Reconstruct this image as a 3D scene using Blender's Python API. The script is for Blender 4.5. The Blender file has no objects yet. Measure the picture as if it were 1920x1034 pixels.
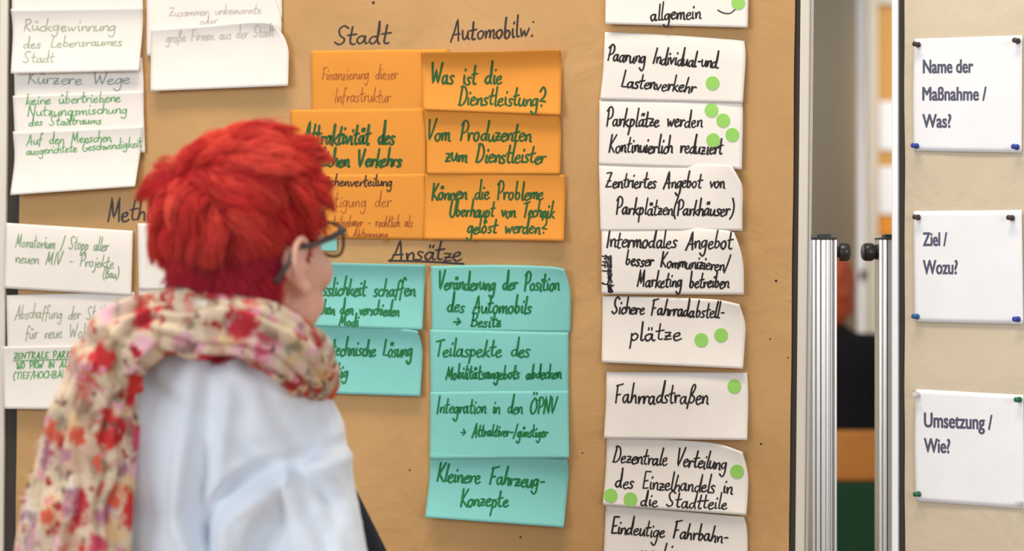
import bpy, bmesh, math, random
import numpy as np
from mathutils import Vector, Matrix, noise

random.seed(7); np.random.seed(7)
S = bpy.context.scene
COL = S.collection

# ------------------------------------------------------------------ camera, world, lights, exposure
CAM = np.array([0.0, -2.6, 1.45]); FPX = 3355.0
cd = bpy.data.cameras.new('camera'); cam = bpy.data.objects.new('camera', cd); COL.objects.link(cam)
cam.location = CAM; cam.rotation_euler = (math.pi/2, 0, 0)
cd.sensor_width = 36.0; cd.lens = 36.0*FPX/1920.0
cd.dof.use_dof = True; cd.dof.focus_distance = 2.56; cd.dof.aperture_fstop = 2.8
S.camera = cam

def lin(c):
    c = c/255.0
    return c/12.92 if c <= 0.04045 else ((c+0.055)/1.055)**2.4
def rgb(r, g, b): return (lin(r), lin(g), lin(b), 1.0)

w = bpy.data.worlds.new('world'); S.world = w; w.use_nodes = True
bg = w.node_tree.nodes['Background']; bg.inputs[0].default_value = (0.86, 0.93, 1.0, 1); bg.inputs[1].default_value = 0.52

def area(name, loc, target, sx, sy, power, color):
    l = bpy.data.lights.new(name, 'AREA'); l.shape = 'RECTANGLE'; l.size = sx; l.size_y = sy
    l.energy = power; l.color = color
    o = bpy.data.objects.new(name, l); COL.objects.link(o); o.location = loc
    d = Vector(target)-Vector(loc); o.rotation_euler = d.to_track_quat('-Z', 'Y').to_euler()
    return o
area('window_light', (-4.5, -4.9, 2.5), (0.2, 0.0, 1.4), 2.6, 2.2, 152, (0.88, 0.94, 1.0))
area('rear_fill_light', (2.6, -5.4, 2.2), (0.3, 0.0, 1.3), 2.4, 2.0, 68, (0.95, 0.97, 1.0))  # added fill behind the camera, for highlights on the posts
area('ceiling_light', (-0.5, -1.0, 4.4), (-0.1, -.1, 1.2), 2.0, 0.7, 100, (1.0, 0.86, 0.68))
area('hall_fill_light', (-2.4, 3.6, 2.4), (1.5, 5.0, 1.2), 1.5, 1.5, 52, (1.0, 0.92, 0.80))  # added fill from the side so the column's left reads brighter
sp_ = area('far_fill_light', (2.5, 3.9, 3.7), (2.5, 5.6, 1.3), 1.0, 1.0, 26, (1.0, 0.95, 0.86)); sp_.data.spread = math.radians(75)  # added narrow fill to brighten the far board and back wall
S.view_settings.view_transform = 'Standard'; S.view_settings.look = 'None'
S.view_settings.gamma = 1.0; S.view_settings.use_curve_mapping = False
S.view_settings.exposure = 0.0

# ------------------------------------------------------------------ geometry helpers
def ray(px, py):
    px = np.asarray(px, float); py = np.asarray(py, float)
    return np.stack([(px-960)/FPX, np.ones_like(px), -(py-517)/FPX], -1)
def W(px, py, d):
    return CAM + ray(px, py)*np.asarray(d, float)[..., None] if np.ndim(d) else CAM + ray(px, py)*d

class Plane:
    """an upright board face: a point, a normal towards the viewer"""
    def __init__(s, p0, yaw, roll=0.0):
        s.p0 = np.array(p0, float)
        n = Vector((-math.sin(yaw), -math.cos(yaw), 0)); u = Vector((math.cos(yaw), -math.sin(yaw), 0))
        s.n = np.array(n); R = Matrix.Rotation(roll, 3, n)
        s.u = np.array(R @ u); s.v = np.array(R @ Vector((0, 0, 1)))
    def at(s, px, py, d=0.0):
        r = ray(px, py); dd = np.asarray(d, float)
        p = s.p0 + s.n*dd[..., None] if dd.ndim else s.p0 + s.n*dd
        t = ((p-CAM) @ s.n)/(r @ s.n)
        return CAM + r*t[..., None]
    def uv(s, px, py):
        q = s.at(px, py)-s.p0
        return float(q @ s.u), float(q @ s.v)
    def pt(s, u, v, d): return s.p0 + s.u*u + s.v*v + s.n*d

def tagp(o, label=None, cat=None, group=None, kind=None):
    if label: o['label'] = label
    if cat: o['category'] = cat
    if group: o['group'] = group
    if kind: o['kind'] = kind
    return o

def mk(name, V, F, mat, parent=None, smooth=False, mats=None):
    V = np.asarray(V, float).reshape(-1, 3)
    if parent is None: org = (V.min(0)+V.max(0))/2
    else: org = np.array(parent['_org'])
    me = bpy.data.meshes.new(name); me.from_pydata((V-org).tolist(), [], [list(f) for f in F])
    if mat: me.materials.append(mat)
    if mats:
        for m in mats: me.materials.append(m)
    if smooth: me.polygons.foreach_set('use_smooth', [True]*len(me.polygons))
    me.update()
    o = bpy.data.objects.new(name, me); COL.objects.link(o)
    o['_org'] = [float(x) for x in org]
    if parent is None: o.location = org
    else: o.parent = parent
    return o

def empty(name, loc, label, cat, group=None):
    o = bpy.data.objects.new(name, None); COL.objects.link(o); o.location = loc
    o['_org'] = [float(x) for x in loc]
    return tagp(o, label, cat, group)

def boxm(c, ex, ey, ez, U=(1,0,0), Vv=(0,1,0), N=(0,0,1)):
    """box verts/faces about c with half extents along three axes"""
    c = np.array(c, float); U, Vv, N = (np.array(a, float) for a in (U, Vv, N))
    V = [c+U*ex*a+Vv*ey*b+N*ez*g for a in (-1,1) for b in (-1,1) for g in (-1,1)]
    F = [(0,1,3,2),(4,6,7,5),(0,4,5,1),(2,3,7,6),(0,2,6,4),(1,5,7,3)]
    return V, F
def joinm(parts):
    V = []; F = []
    for v, f in parts:
        b = len(V); V += [np.array(x) for x in v]; F += [tuple(i+b for i in q) for q in f]
    return V, F
def bevel(o, w_, seg=2):
    m = o.modifiers.new('bevel', 'BEVEL'); m.width = w_; m.segments = seg; m.limit_method = 'ANGLE'
    return o

def catmull(P, n=8, closed=False):
    P = np.asarray(P, float)
    if len(P) < 3 and not closed:
        t = np.linspace(0, 1, n+1)[:, None]; return P[0]*(1-t)+P[1]*t
    if closed: Q = np.vstack([P[-1], P, P[0], P[1]])
    else: Q = np.vstack([2*P[0]-P[1], P, 2*P[-1]-P[-2]])
    out = []
    for i in range(1, len(Q)-2):
        t = np.linspace(0, 1, n, endpoint=False)[:, None]
        a, b, c, d = Q[i-1], Q[i], Q[i+1], Q[i+2]
        out.append(0.5*((2*b)+(c-a)*t+(2*a-5*b+4*c-d)*t*t+(3*b-a-3*c+d)*t**3))
    if not closed: out.append(Q[-2][None])
    return np.vstack(out)

def tube(P, r, n=10, closed=False):
    """tube verts/faces along a path; r scalar or per-point"""
    P = np.asarray(P, float); m = len(P); r = np.broadcast_to(r, (m,))
    T = np.gradient(P, axis=0) if not closed else np.roll(P, -1, 0)-np.roll(P, 1, 0)
    T /= np.linalg.norm(T, axis=1)[:, None]+1e-12
    a = np.cross(T[0], [0, 0, 1.0]); 
    if np.linalg.norm(a) < 1e-3: a = np.cross(T[0], [0, 1.0, 0])
    a /= np.linalg.norm(a); V = []
    for i in range(m):
        a = a - T[i]*(a @ T[i]); a /= np.linalg.norm(a); b = np.cross(T[i], a)
        for k in range(n):
            th = 2*math.pi*k/n; V.append(P[i]+r[i]*(a*math.cos(th)+b*math.sin(th)))
    F = []
    for i in range(m if closed else m-1):
        j = (i+1) % m
        for k in range(n):
            F.append((i*n+k, i*n+(k+1) % n, j*n+(k+1) % n, j*n+k))
    if not closed:
        F.append(tuple(range(n-1, -1, -1))); F.append(tuple((m-1)*n+k for k in range(n)))
    return V, F

def lathe(prof, base, axis, n=20):
    """revolve (radius, height) profile about axis from base"""
    ax = np.array(axis, float); ax /= np.linalg.norm(ax)
    a = np.cross(ax, [0, 0, 1.0]) if abs(ax[2]) < .9 else np.cross(ax, [1.0, 0, 0]); a /= np.linalg.norm(a); b = np.cross(ax, a)
    V = []; F = []
    for r, h in prof:
        for k in range(n):
            th = 2*math.pi*k/n; V.append(np.array(base)+ax*h+r*(a*math.cos(th)+b*math.sin(th)))
    for i in range(len(prof)-1):
        for k in range(n): F.append((i*n+k, i*n+(k+1) % n, (i+1)*n+(k+1) % n, (i+1)*n+k))
    F.append(tuple(range(n-1, -1, -1))); F.append(tuple((len(prof)-1)*n+k for k in range(n)))
    return V, F

# ------------------------------------------------------------------ materials
def newmat(name, col, rough=0.6, metal=0.0, spec=0.5):
    m = bpy.data.materials.new(name); m.use_nodes = True; b = m.node_tree.nodes['Principled BSDF']
    b.inputs['Base Color'].default_value = col; b.inputs['Roughness'].default_value = rough
    b.inputs['Metallic'].default_value = metal; b.inputs['Specular IOR Level'].default_value = spec
    return m, m.node_tree, b
def N(nt, t, **kw):
    n = nt.nodes.new(t)
    for k, v in kw.items(): setattr(n, k, v)
    return n
def noisebump(nt, b, scale=200, strength=0.2, dist=0.001, coord='Object', detail=3):
    tc = N(nt, 'ShaderNodeTexCoord'); no = N(nt, 'ShaderNodeTexNoise'); bu = N(nt, 'ShaderNodeBump')
    no.inputs['Scale'].default_value = scale; no.inputs['Detail'].default_value = detail
    bu.inputs['Strength'].default_value = strength; bu.inputs['Distance'].default_value = dist
    nt.links.new(tc.outputs[coord], no.inputs['Vector']); nt.links.new(no.outputs[0], bu.inputs['Height'])
    nt.links.new(bu.outputs[0], b.inputs['Normal']); return tc, no, bu
def huevar(nt, b, tc, c1, c2, scale=5, detail=4):
    no = N(nt, 'ShaderNodeTexNoise'); no.inputs['Scale'].default_value = scale; no.inputs['Detail'].default_value = detail
    r = N(nt, 'ShaderNodeValToRGB'); r.color_ramp.elements[0].position = .35; r.color_ramp.elements[1].position = .65
    r.color_ramp.elements[0].color = c1; r.color_ramp.elements[1].color = c2
    nt.links.new(tc.outputs['Object'], no.inputs['Vector']); nt.links.new(no.outputs[0], r.inputs[0])
    nt.links.new(r.outputs[0], b.inputs['Base Color'])
def paper(name, col, rough=0.75):
    m, nt, b = newmat(name, col, rough, spec=0.25)
    tc, no, bu = noisebump(nt, b, 600, 0.25, 0.0006)
    c2 = tuple(min(1, x*0.965) for x in col[:3])+(1,)
    huevar(nt, b, tc, c2, col, 26, 5)
    return m
def kraft(name, c1, c2):
    m, nt, b = newmat(name, c1, 0.62, spec=0.35)
    tc = N(nt, 'ShaderNodeTexCoord')
    huevar(nt, b, tc, c1, c2, 5, 8)
    # ribs of the kraft paper, fine and horizontal, plus soft creases
    wv = N(nt, 'ShaderNodeTexWave', wave_type='BANDS', bands_direction='Z'); wv.inputs['Scale'].default_value = 190
    wv.inputs['Distortion'].default_value = 1.2; wv.inputs['Detail'].default_value = 2
    nt.links.new(tc.outputs['Object'], wv.inputs['Vector'])
    n2 = N(nt, 'ShaderNodeTexNoise'); n2.inputs['Scale'].default_value = 7; n2.inputs['Detail'].default_value = 5; n2.inputs['Distortion'].default_value = .8
    mp = N(nt, 'ShaderNodeMapping'); mp.inputs['Scale'].default_value = (1.0, 1.0, .8); mp.inputs['Rotation'].default_value = (0, .5, 0)
    nt.links.new(tc.outputs['Object'], mp.inputs[0]); nt.links.new(mp.outputs[0], n2.inputs['Vector'])
    b1 = N(nt, 'ShaderNodeBump'); b1.inputs['Strength'].default_value = 0.16; b1.inputs['Distance'].default_value = 0.0004
    b2 = N(nt, 'ShaderNodeBump'); b2.inputs['Strength'].default_value = 0.6; b2.inputs['Distance'].default_value = 0.012
    nt.links.new(wv.outputs['Fac'], b1.inputs['Height']); nt.links.new(n2.outputs[0], b2.inputs['Height'])
    nt.links.new(b2.outputs[0], b1.inputs['Normal']); nt.links.new(b1.outputs[0], b.inputs['Normal'])
    return m
MK = kraft('kraft_brown', rgb(186,143,90), rgb(196,153,99))
MK2 = kraft('kraft_daylit', rgb(202,186,160), rgb(210,194,168))  # paler copy of the brown kraft: cool daylight put into its colour
MWHITE = paper('card_white', rgb(236,228,219)); MWHITE2 = paper('sheet_white', rgb(238,238,240))
MORANGE = paper('card_orange', rgb(224,146,56)); MCYAN = paper('card_turquoise', rgb(128,198,190))
def ink(name, c, rough=.5): return newmat(name, c, rough, spec=.3)[0]
IBLACK = ink('ink_black', rgb(38,30,30)); IGREEN = ink('ink_green', rgb(20,112,58)); IOLIVE = ink('ink_dark_green', rgb(34,84,30))
IBROWN = ink('ink_brown', rgb(168,88,26)); IPALE = ink('ink_pale_green', rgb(164,174,146)); IGREY = ink('ink_grey', rgb(138,146,138))
IFAINT = ink('ink_faint', rgb(200,190,184)); ILGREEN = ink('ink_leaf_green', rgb(84,160,82)); IPRINT = ink('ink_print', rgb(84,82,104))
IMIDGREEN = ink('ink_mid_green', rgb(128,158,118)); IHEAD = ink('ink_heading', rgb(58,44,38)); IDKBROWN = ink('ink_dark_brown', rgb(70,42,16))
MDOT = paper('dot_green', rgb(148,205,98), .6)
def aluminium():
    m, nt, b = newmat('aluminium', (0.74, 0.71, 0.67, 1), 0.30, .92)
    tc = N(nt, 'ShaderNodeTexCoord'); mp = N(nt, 'ShaderNodeMapping'); mp.inputs['Scale'].default_value = (400, 400, 3)
    no = N(nt, 'ShaderNodeTexNoise'); no.inputs['Scale'].default_value = 1; bu = N(nt, 'ShaderNodeBump')
    bu.inputs['Strength'].default_value = .12; bu.inputs['Distance'].default_value = .0005
    nt.links.new(tc.outputs['Object'], mp.inputs[0]); nt.links.new(mp.outputs[0], no.inputs['Vector'])
    nt.links.new(no.outputs[0], bu.inputs['Height']); nt.links.new(bu.outputs[0], b.inputs['Normal'])
    return m
MALU = aluminium()
MFRAME = newmat('frame_cream', rgb(214,205,190), 0.45)[0]; MFRAMEW = newmat('frame_white', rgb(252,252,254), .35)[0]
def felt(name, c):
    m, nt, b = newmat(name, c, 0.95, spec=.1); tc, no, bu = noisebump(nt, b, 900, .6, .001); return m
MFELT = felt('felt_charcoal', rgb(72,66,62)); MPLAST = newmat('black_plastic', rgb(38,35,33), .35)[0]
MRUB = newmat('black_rubber', rgb(25,25,25), .7)[0]

# ------------------------------------------------------------------ one-line pen alphabet (x-height 10)
GL = {
'a':(10,"7,8 4,10 1,8 0,4 2,0 5,2 7,8|7,10 7,4 8,0 10,1"), 'b':(9,"2,20 1,10 1,1 1,6 4,10 7,7 6,2 3,0 1,2"),
'c':(7,"7,8 4,10 1,7 0,3 3,0 7,2"), 'd':(10,"7,8 4,9 1,7 0,3 3,0 6,3 8,12 8,21|8,21 7,8 8,1 9,0"),
'e':(8,"1,5 5,6 6,9 4,10 1,8 0,4 2,0 5,0 8,2"), 'f':(7,"7,18 5,20 3,18 2,10 1,-4|-1,10 6,11"),
'g':(9,"7,8 4,10 1,8 0,4 2,1 5,3 7,9|7,10 7,0 6,-7 3,-9 -1,-6"), 'h':(9,"2,20 1,10 0,0 0,0 2,7 5,10 7,7 7,1 8,0"),
'i':(4,"1,10 1,3 2,0 3,1|2,14 2.4,15"), 'j':(4,"2,10 2,-4 0,-8 -2,-7|3,14 3.4,15"),
'k':(8,"2,20 1,10 0,0|7,10 1,4 1,4 4,3 8,0"), 'l':(4,"2,20 1,8 1,2 2,0 4,1"),
'm':(13,"0,9 1,0 1,0 2,7 5,10 6,6 6,0 6,0 7,7 10,10 11,6 11,1 13,0"), 'n':(9,"0,9 1,0 1,0 2,7 5,10 7,7 7,1 9,0"),
'o':(9,"4,10 1,8 0,4 2,0 5,0 7,5 6,9 4,10"), 'p':(9,"1,10 1,0 0,-9|1,6 4,10 7,7 6,2 3,0 1,2"),
'q':(9,"7,8 4,10 1,7 1,2 4,0 7,5|7,10 7,-9"), 'r':(7,"0,10 1,0 1,0 2,7 4,10 7,9"),
's':(7,"6,9 3,10 1,8 3,5 5,3 4,0 0,0"), 't':(7,"3,18 2,8 2,2 4,0 6,1|-1,11 7,12"),
'u':(9,"0,10 0,4 2,0 5,2 7,10 7,10 7,2 9,0"), 'v':(8,"0,10 3,0 3,0 7,10"), 'w':(12,"0,10 2,0 2,0 5,8 5,8 7,0 7,0 11,10"),
'x':(8,"0,10 7,0|7,10 0,0"), 'y':(9,"0,10 1,4 4,2 7,10|7,10 6,-4 3,-9 0,-7"), 'z':(8,"0,10 6,10 6,10 0,0 0,0 7,1|1,5 6,5"),
'ß':(10,"0,-6 2,8 3,17 6,20 8,17 4,11 4,11 8,8 8,3 5,0 3,1"),
'A':(13,"0,-2 4,10 7,20 7,20 9,8 10,-1|2,6 11,7"), 'B':(11,"1,20 1,0|0,19 5,20 8,17 5,12 1,11 1,11 7,10 9,5 6,0 0,0"),
'C':(11,"10,17 6,20 1,14 0,6 4,0 10,2"), 'D':(12,"2,20 1,0|0,19 6,19 10,13 9,5 5,0 0,0"),
'E':(10,"9,19 1,19 1,19 1,0 1,0 9,1|1,10 7,11"), 'F':(10,"2,19 1,0|0,18 10,20|1,10 7,11"),
'G':(12,"10,17 6,20 1,14 0,6 4,0 9,2 10,8 10,8 6,8"), 'H':(12,"1,20 0,0|10,20 10,0|0,10 10,10"),
'I':(5,"2,20 1,0"), 'K':(11,"2,20 1,0|10,20 2,10 2,10 10,0"), 'L':(10,"3,20 1,1 1,1 9,1"),
'M':(15,"0,0 3,20 3,20 6,4 6,4 11,20 11,20 12,0"), 'N':(13,"0,0 1,20 1,20 9,0 9,0 10,20"),
'O':(13,"6,20 1,15 0,7 4,0 9,3 11,11 9,18 6,20"), 'P':(10,"2,20 1,0|-1,17 4,21 9,18 8,12 1,9"),
'R':(11,"2,20 1,0|0,19 6,20 8,16 2,10 2,10 9,0"), 'S':(11,"10,18 6,20 2,17 3,12 7,8 7,3 3,0 -1,3"),
'T':(11,"6,19 5,0|0,18 11,20"), 'U':(12,"1,20 0,6 3,0 8,2 10,20"), 'V':(11,"0,20 3,0 3,0 10,21"),
'W':(16,"0,20 3,0 3,0 7,15 7,15 10,0 10,0 15,20"), 'Z':(11,"0,18 9,19 9,19 0,0 0,0 10,1|2,10 8,10"),
'Q':(13,"6,20 1,15 0,7 4,0 9,3 11,11 9,18 6,20|7,5 12,-1"), 'J':(9,"8,20 8,4 4,0 0,3"), 'X':(11,"0,20 10,0|10,20 0,0"), 'Y':(11,"0,20 5,10|10,20 3,0"),
'1':(5,"0,15 3,20 3,20 3,0"), '6':(9,"7,20 2,12 0,4 3,0 7,3 5,9 1,6"), '0':(9,"4,20 0,12 2,1 6,2 8,12 4,20"),
'/':(8,"0,-3 7,21"), '(':(6,"5,21 1,12 1,2 4,-4"), ')':(6,"1,21 5,13 4,2 0,-4"), '-':(8,"1,7 6,7.5"),
'?':(10,"0,16 4,20 8,17 7,12 1,7 1,7 9,6|4,0 4.5,1"), '.':(4,"1,0 1.5,1"), ',':(4,"2,1 0,-4"), ' ':(12,""),
'>':(15,"0,7 10,7|6,12 11,7 11,7 5,2"),
}
for u_, b_ in (('ä','a'),('ö','o'),('ü','u')):
    GL[u_] = (GL[b_][0], GL[b_][1]+"|3,14 3.4,16|6,14 6.4,16")
for u_, b_ in (('Ä','A'),('Ö','O'),('Ü','U')):
    GL[u_] = (GL[b_][0], GL[b_][1]+"|3,24 3.4,26|8,24 8.4,26")
GS = {}
for k_, (adv_, st_) in GL.items():
    L_ = []
    for s_ in st_.split('|'):
        if s_: L_.append([tuple(map(float, p.split(','))) for p in s_.split()])
    GS[k_] = (adv_, L_)

def pen_line(text, x0, y0, x1, y1, xh, width, slant=0.11, up=False):
    """pixel-space ribbons for one handwritten line"""
    rnd = random.Random(hash_str(text)+int(x0))
    tot = 0; xs = []
    for ch in text: xs.append(tot); tot += GS[ch][0]*(0.92+0.16*rnd.random())+1.1
    last = GS[text[-1]][0]
    sx = math.hypot(x1-x0, y1-y0)/(tot-1.1)
    ang = math.atan2(y1-y0, x1-x0); ca, sa = math.cos(ang), math.sin(ang)
    V = []; F = []; sy = xh*.84/10.0
    for ch, cx in zip(text, xs):
        jy = rnd.uniform(-1.1, 1.1); js = rnd.uniform(.93, 1.1); jl = slant+rnd.uniform(-.04, .04)
        for st in GS[ch][1]:
            # split at doubled points -> sharp corners
            segs = [[st[0]]]
            for p in st[1:]:
                if p == segs[-1][-1]: segs.append([p])
                else: segs[-1].append(p)
            pts = []
            for sg in segs:
                if len(sg) < 2: continue
                q = catmull(np.array([(a+rnd.uniform(-.3,.3), b) for a, b in sg]), 5)
                pts.append(q if not pts else q[1:])
            if not pts: continue
            P = np.vstack(pts)
            py_ = np.where(P[:,1] > 10, 10+(P[:,1]-10)*1.55, np.where(P[:,1] < 0, P[:,1]*1.25, P[:,1]))
            X = (cx+P[:,0]+jl*py_*sy/sx)*sx; Y = (py_*js+jy)*sy
            Q = np.stack([x0+X*ca+Y*sa, y0+X*sa-Y*ca], -1)
            ribbon(Q, width*.80*rnd.uniform(.88,1.12), V, F)
    return V, F

def hash_str(s):
    h = 7
    for c in s: h = (h*31+ord(c)) % 100003
    return h

def ribbon(Q, wd, V, F):
    T = np.gradient(Q, axis=0); n = np.linalg.norm(T, axis=1)+1e-9; T = T/n[:, None]
    Nn = np.stack([-T[:,1], T[:,0]], -1)
    ang = np.arctan2(T[:,1], T[:,0]); h = wd*0.5*(0.80+0.28*np.abs(np.sin(ang+0.5)))
    b = len(V); m = len(Q)
    A = Q+Nn*h[:,None]; B = Q-Nn*h[:,None]
    for i in range(m): V.append(A[i]); V.append(B[i])
    for i in range(m-1): F.append((b+2*i, b+2*i+1, b+2*i+3, b+2*i+2))
    for i, sg in ((0, -1), (m-1, 1)):
        c = len(V); ids = [b+2*i]
        for k in (1, 2, 3):
            th = math.pi*k/4; V.append(Q[i]+h[i]*(Nn[i]*math.cos(th)+sg*T[i]*math.sin(th))); ids.append(c+k-1)
        ids.append(b+2*i+1); F.append(tuple(ids if sg < 0 else ids[::-1]))

# ------------------------------------------------------------------ the two pinboards
BY = math.radians(12); BR = Plane(W(1250, 517, 2.6), BY, math.radians(-0.55))
R2 = Plane(W(1690, 517, 2.62), math.radians(35), 0.0)

def board(plane, corners_uv, name, label, fw, mfr, ft, felt_w, fdepth=0.0115):
    (u0, u1, v0, v1) = corners_uv
    e = empty(name, plane.pt((u0+u1)/2, v0, 0), label, 'pinboard')
    c = plane.pt((u0+u1)/2, (v0+v1)/2, -0.012)
    V, F = boxm(c, (u1-u0)/2-fw*.5, (v1-v0)/2-fw*.5, 0.010, plane.u, plane.v, plane.n)
    tagp(mk('felt_panel', V, F, MFELT, e), 'dark charcoal felt face')
    for a, b, c_, d_ in ((u0, u0+fw, v0, v1), (u1-fw, u1, v0, v1), (u0+fw, u1-fw, v0, v0+fw), (u0+fw, u1-fw, v1-fw, v1)):
        V, F = boxm(plane.pt((a+b)/2, (c_+d_)/2, -0.008), (b-a)/2, (d_-c_)/2, fdepth, plane.u, plane.v, plane.n)
        bevel(mk('frame', V, F, mfr, e), 0.002)
    return e
uL, _ = BR.uv(8, 517); uR, _ = BR.uv(1515, 517)
FW = BR.uv(1515, 517)[0]-BR.uv(1496, 517)[0]
b1 = board(BR, (uL-FW+.004, uR, -0.95, 0.62), 'pinboard', 'large pinboard covered with brown kraft paper and coloured cards', FW, MFRAME, 0, 0)
rL, _ = R2.uv(1673, 517); rF = R2.uv(1685, 517)[0]-rL
b2 = board(R2, (rL, rL+1.2, -0.95, 0.62), 'pinboard', 'angled pinboard at the right with white frame and kraft paper coloured paler for daylight', rF, MFRAMEW, 0, 0)

def kdepth(u, v, seed, amp):
    return max(.001, 0.0015+amp*0.5*(1+noise.noise(Vector((u*2.6+seed, v*2.0, seed))))
            + amp*0.25*(noise.noise(Vector((u*8+v*5, v*7-u*4, seed+3)))))
def kraft_sheet(plane, u0, u1, v0, v1, mat, label, seed, amp):
    nu, nv = 150, 150; V = []; F = []
    for j in range(nv+1):
        for i in range(nu+1):
            u = u0+(u1-u0)*i/nu; v = v0+(v1-v0)*j/nv
            d = kdepth(u, v, seed, amp)
            e = 0.0014*noise.noise(Vector((v*9, seed, 1))) if i in (0, nu) else 0
            V.append(plane.pt(u+e, v, max(d, .001)))
    for j in range(nv):
        for i in range(nu):
            a = j*(nu+1)+i; F.append((a, a+1, a+nu+2, a+nu+1))
    o = mk('kraft_paper_sheet', V, F, mat, None, True)
    return tagp(o, label, 'paper')
KU0 = BR.uv(36, 517)[0]; KU1 = BR.uv(1485, 517)[0]
k1 = kraft_sheet(BR, KU0, KU1, -0.9, 0.59, MK, 'brown kraft paper sheet covering the large pinboard, with handwritten headings', 1.3, 0.0035)
k2 = kraft_sheet(R2, R2.uv(1698, 517)[0], rL+1.18, -0.9, 0.59, MK2, 'kraft paper sheet, coloured paler for daylight, on the white-framed right pinboard', 5.1, 0.0035)
HB = 0.006     # height of kraft headings' ink: sits just over the sheet

# stands: grooved aluminium posts with black caps, knobs and feet
def post(board_e, cx, cy_top, wpx, d, knob_side, knob_y, label=None):
    top = W(cx, cy_top, d); sc = d/FPX; w2 = wpx*sc/2; dep = w2*0.9
    # cross-section outline with grooves, walked once round
    prof = []
    def side(n, f):
        for k in range(n): prof.append(f(k/float(n)))
    g = .0034
    fr = [(-1,0),(-.78,0),(-.72,g),(-.66,0),(-.36,0),(-.33,2.2*g),(-.27,2.4*g),(-.25,g*.6),(.1,g*.6),(.14,0),(.34,0),(.38,g),(.50,g),(.52,0),(.62,0),(.65,g),(.70,0),(.76,g),(.80,0),(1,0)]
    for x, y in fr: prof.append((x*w2, -dep+y))
    for x, y in fr: prof.append((w2-y, x*dep)) if 0 else None
    prof.append((w2, dep)); prof.append((-w2, dep))
    V = []; F = []; n = len(prof)
    for z in (0.03, top[2]):
        for x, y in prof: V.append((top[0]+x, top[1]+y, z))
    for k in range(n): F.append((k, (k+1) % n, n+(k+1) % n, n+k))
    F.append(tuple(range(n-1,-1,-1))); F.append(tuple(range(n, 2*n)))
    po = bevel(mk('post', V, F, MALU, board_e), .0006, 1)
    tagp(po, 'grooved aluminium stand post')
    V, F = joinm([boxm((top[0], top[1], top[2]+.0015), w2*1.01, dep*1.01, .0016), boxm((top[0]+w2*.05, top[1], top[2]+.005), w2*.55, dep*.6, .003)])
    bevel(mk('post_cap', V, F, MPLAST, po), .001)
    kz = W(cx, knob_y, d)[2]; kx = top[0]+knob_side*w2
    V, F = lathe([(.011,0),(.0115,.003),(.008,.0035),(.008,.006),(.0125,.0062),(.0135,.008),(.0135,.017),(.0115,.021),(.006,.0225)], (kx, top[1], kz), (knob_side, -.12, 0), 22)
    # knurled rim
    V = [np.array(v) for v in V]
    bevel(mk('clamp_knob', V, F, MPLAST, po, True), .0005, 1)
    V, F = joinm([boxm((top[0], top[1], .018), .028, .26, .014), boxm((top[0], top[1]-.25, .006), .03, .02, .006), boxm((top[0], top[1]+.25, .006), .03, .02, .006)])
    bevel(mk('foot', V, F, MALU, po), .004)
    return po
post(b1, 1542.5, 450, 46, 2.60, 1, 473)
# its far-left twin stands outside the frame behind the board edge
post(b2, 1667, 450, 46, 2.66, -1, 473)
# thin glass-like extrusion lip beside each frame
V, F = boxm(BR.pt(uR+.0022, -.165, -.004), .0016, .785, .012, BR.u, BR.v, BR.n)
tagp(mk('frame_lip', V, F, MALU, b1), 'narrow bare aluminium lip')

# ------------------------------------------------------------------ cards
def polyline(pts):
    P = np.array(pts, float)
    if len(P) > 2: P = catmull(P, 8)
    L = np.concatenate([[0], np.cumsum(np.linalg.norm(np.diff(P, axis=0), axis=1))]); L /= L[-1]
    return lambda t: np.stack([np.interp(t, L, P[:,0]), np.interp(t, L, P[:,1])], -1)

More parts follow.
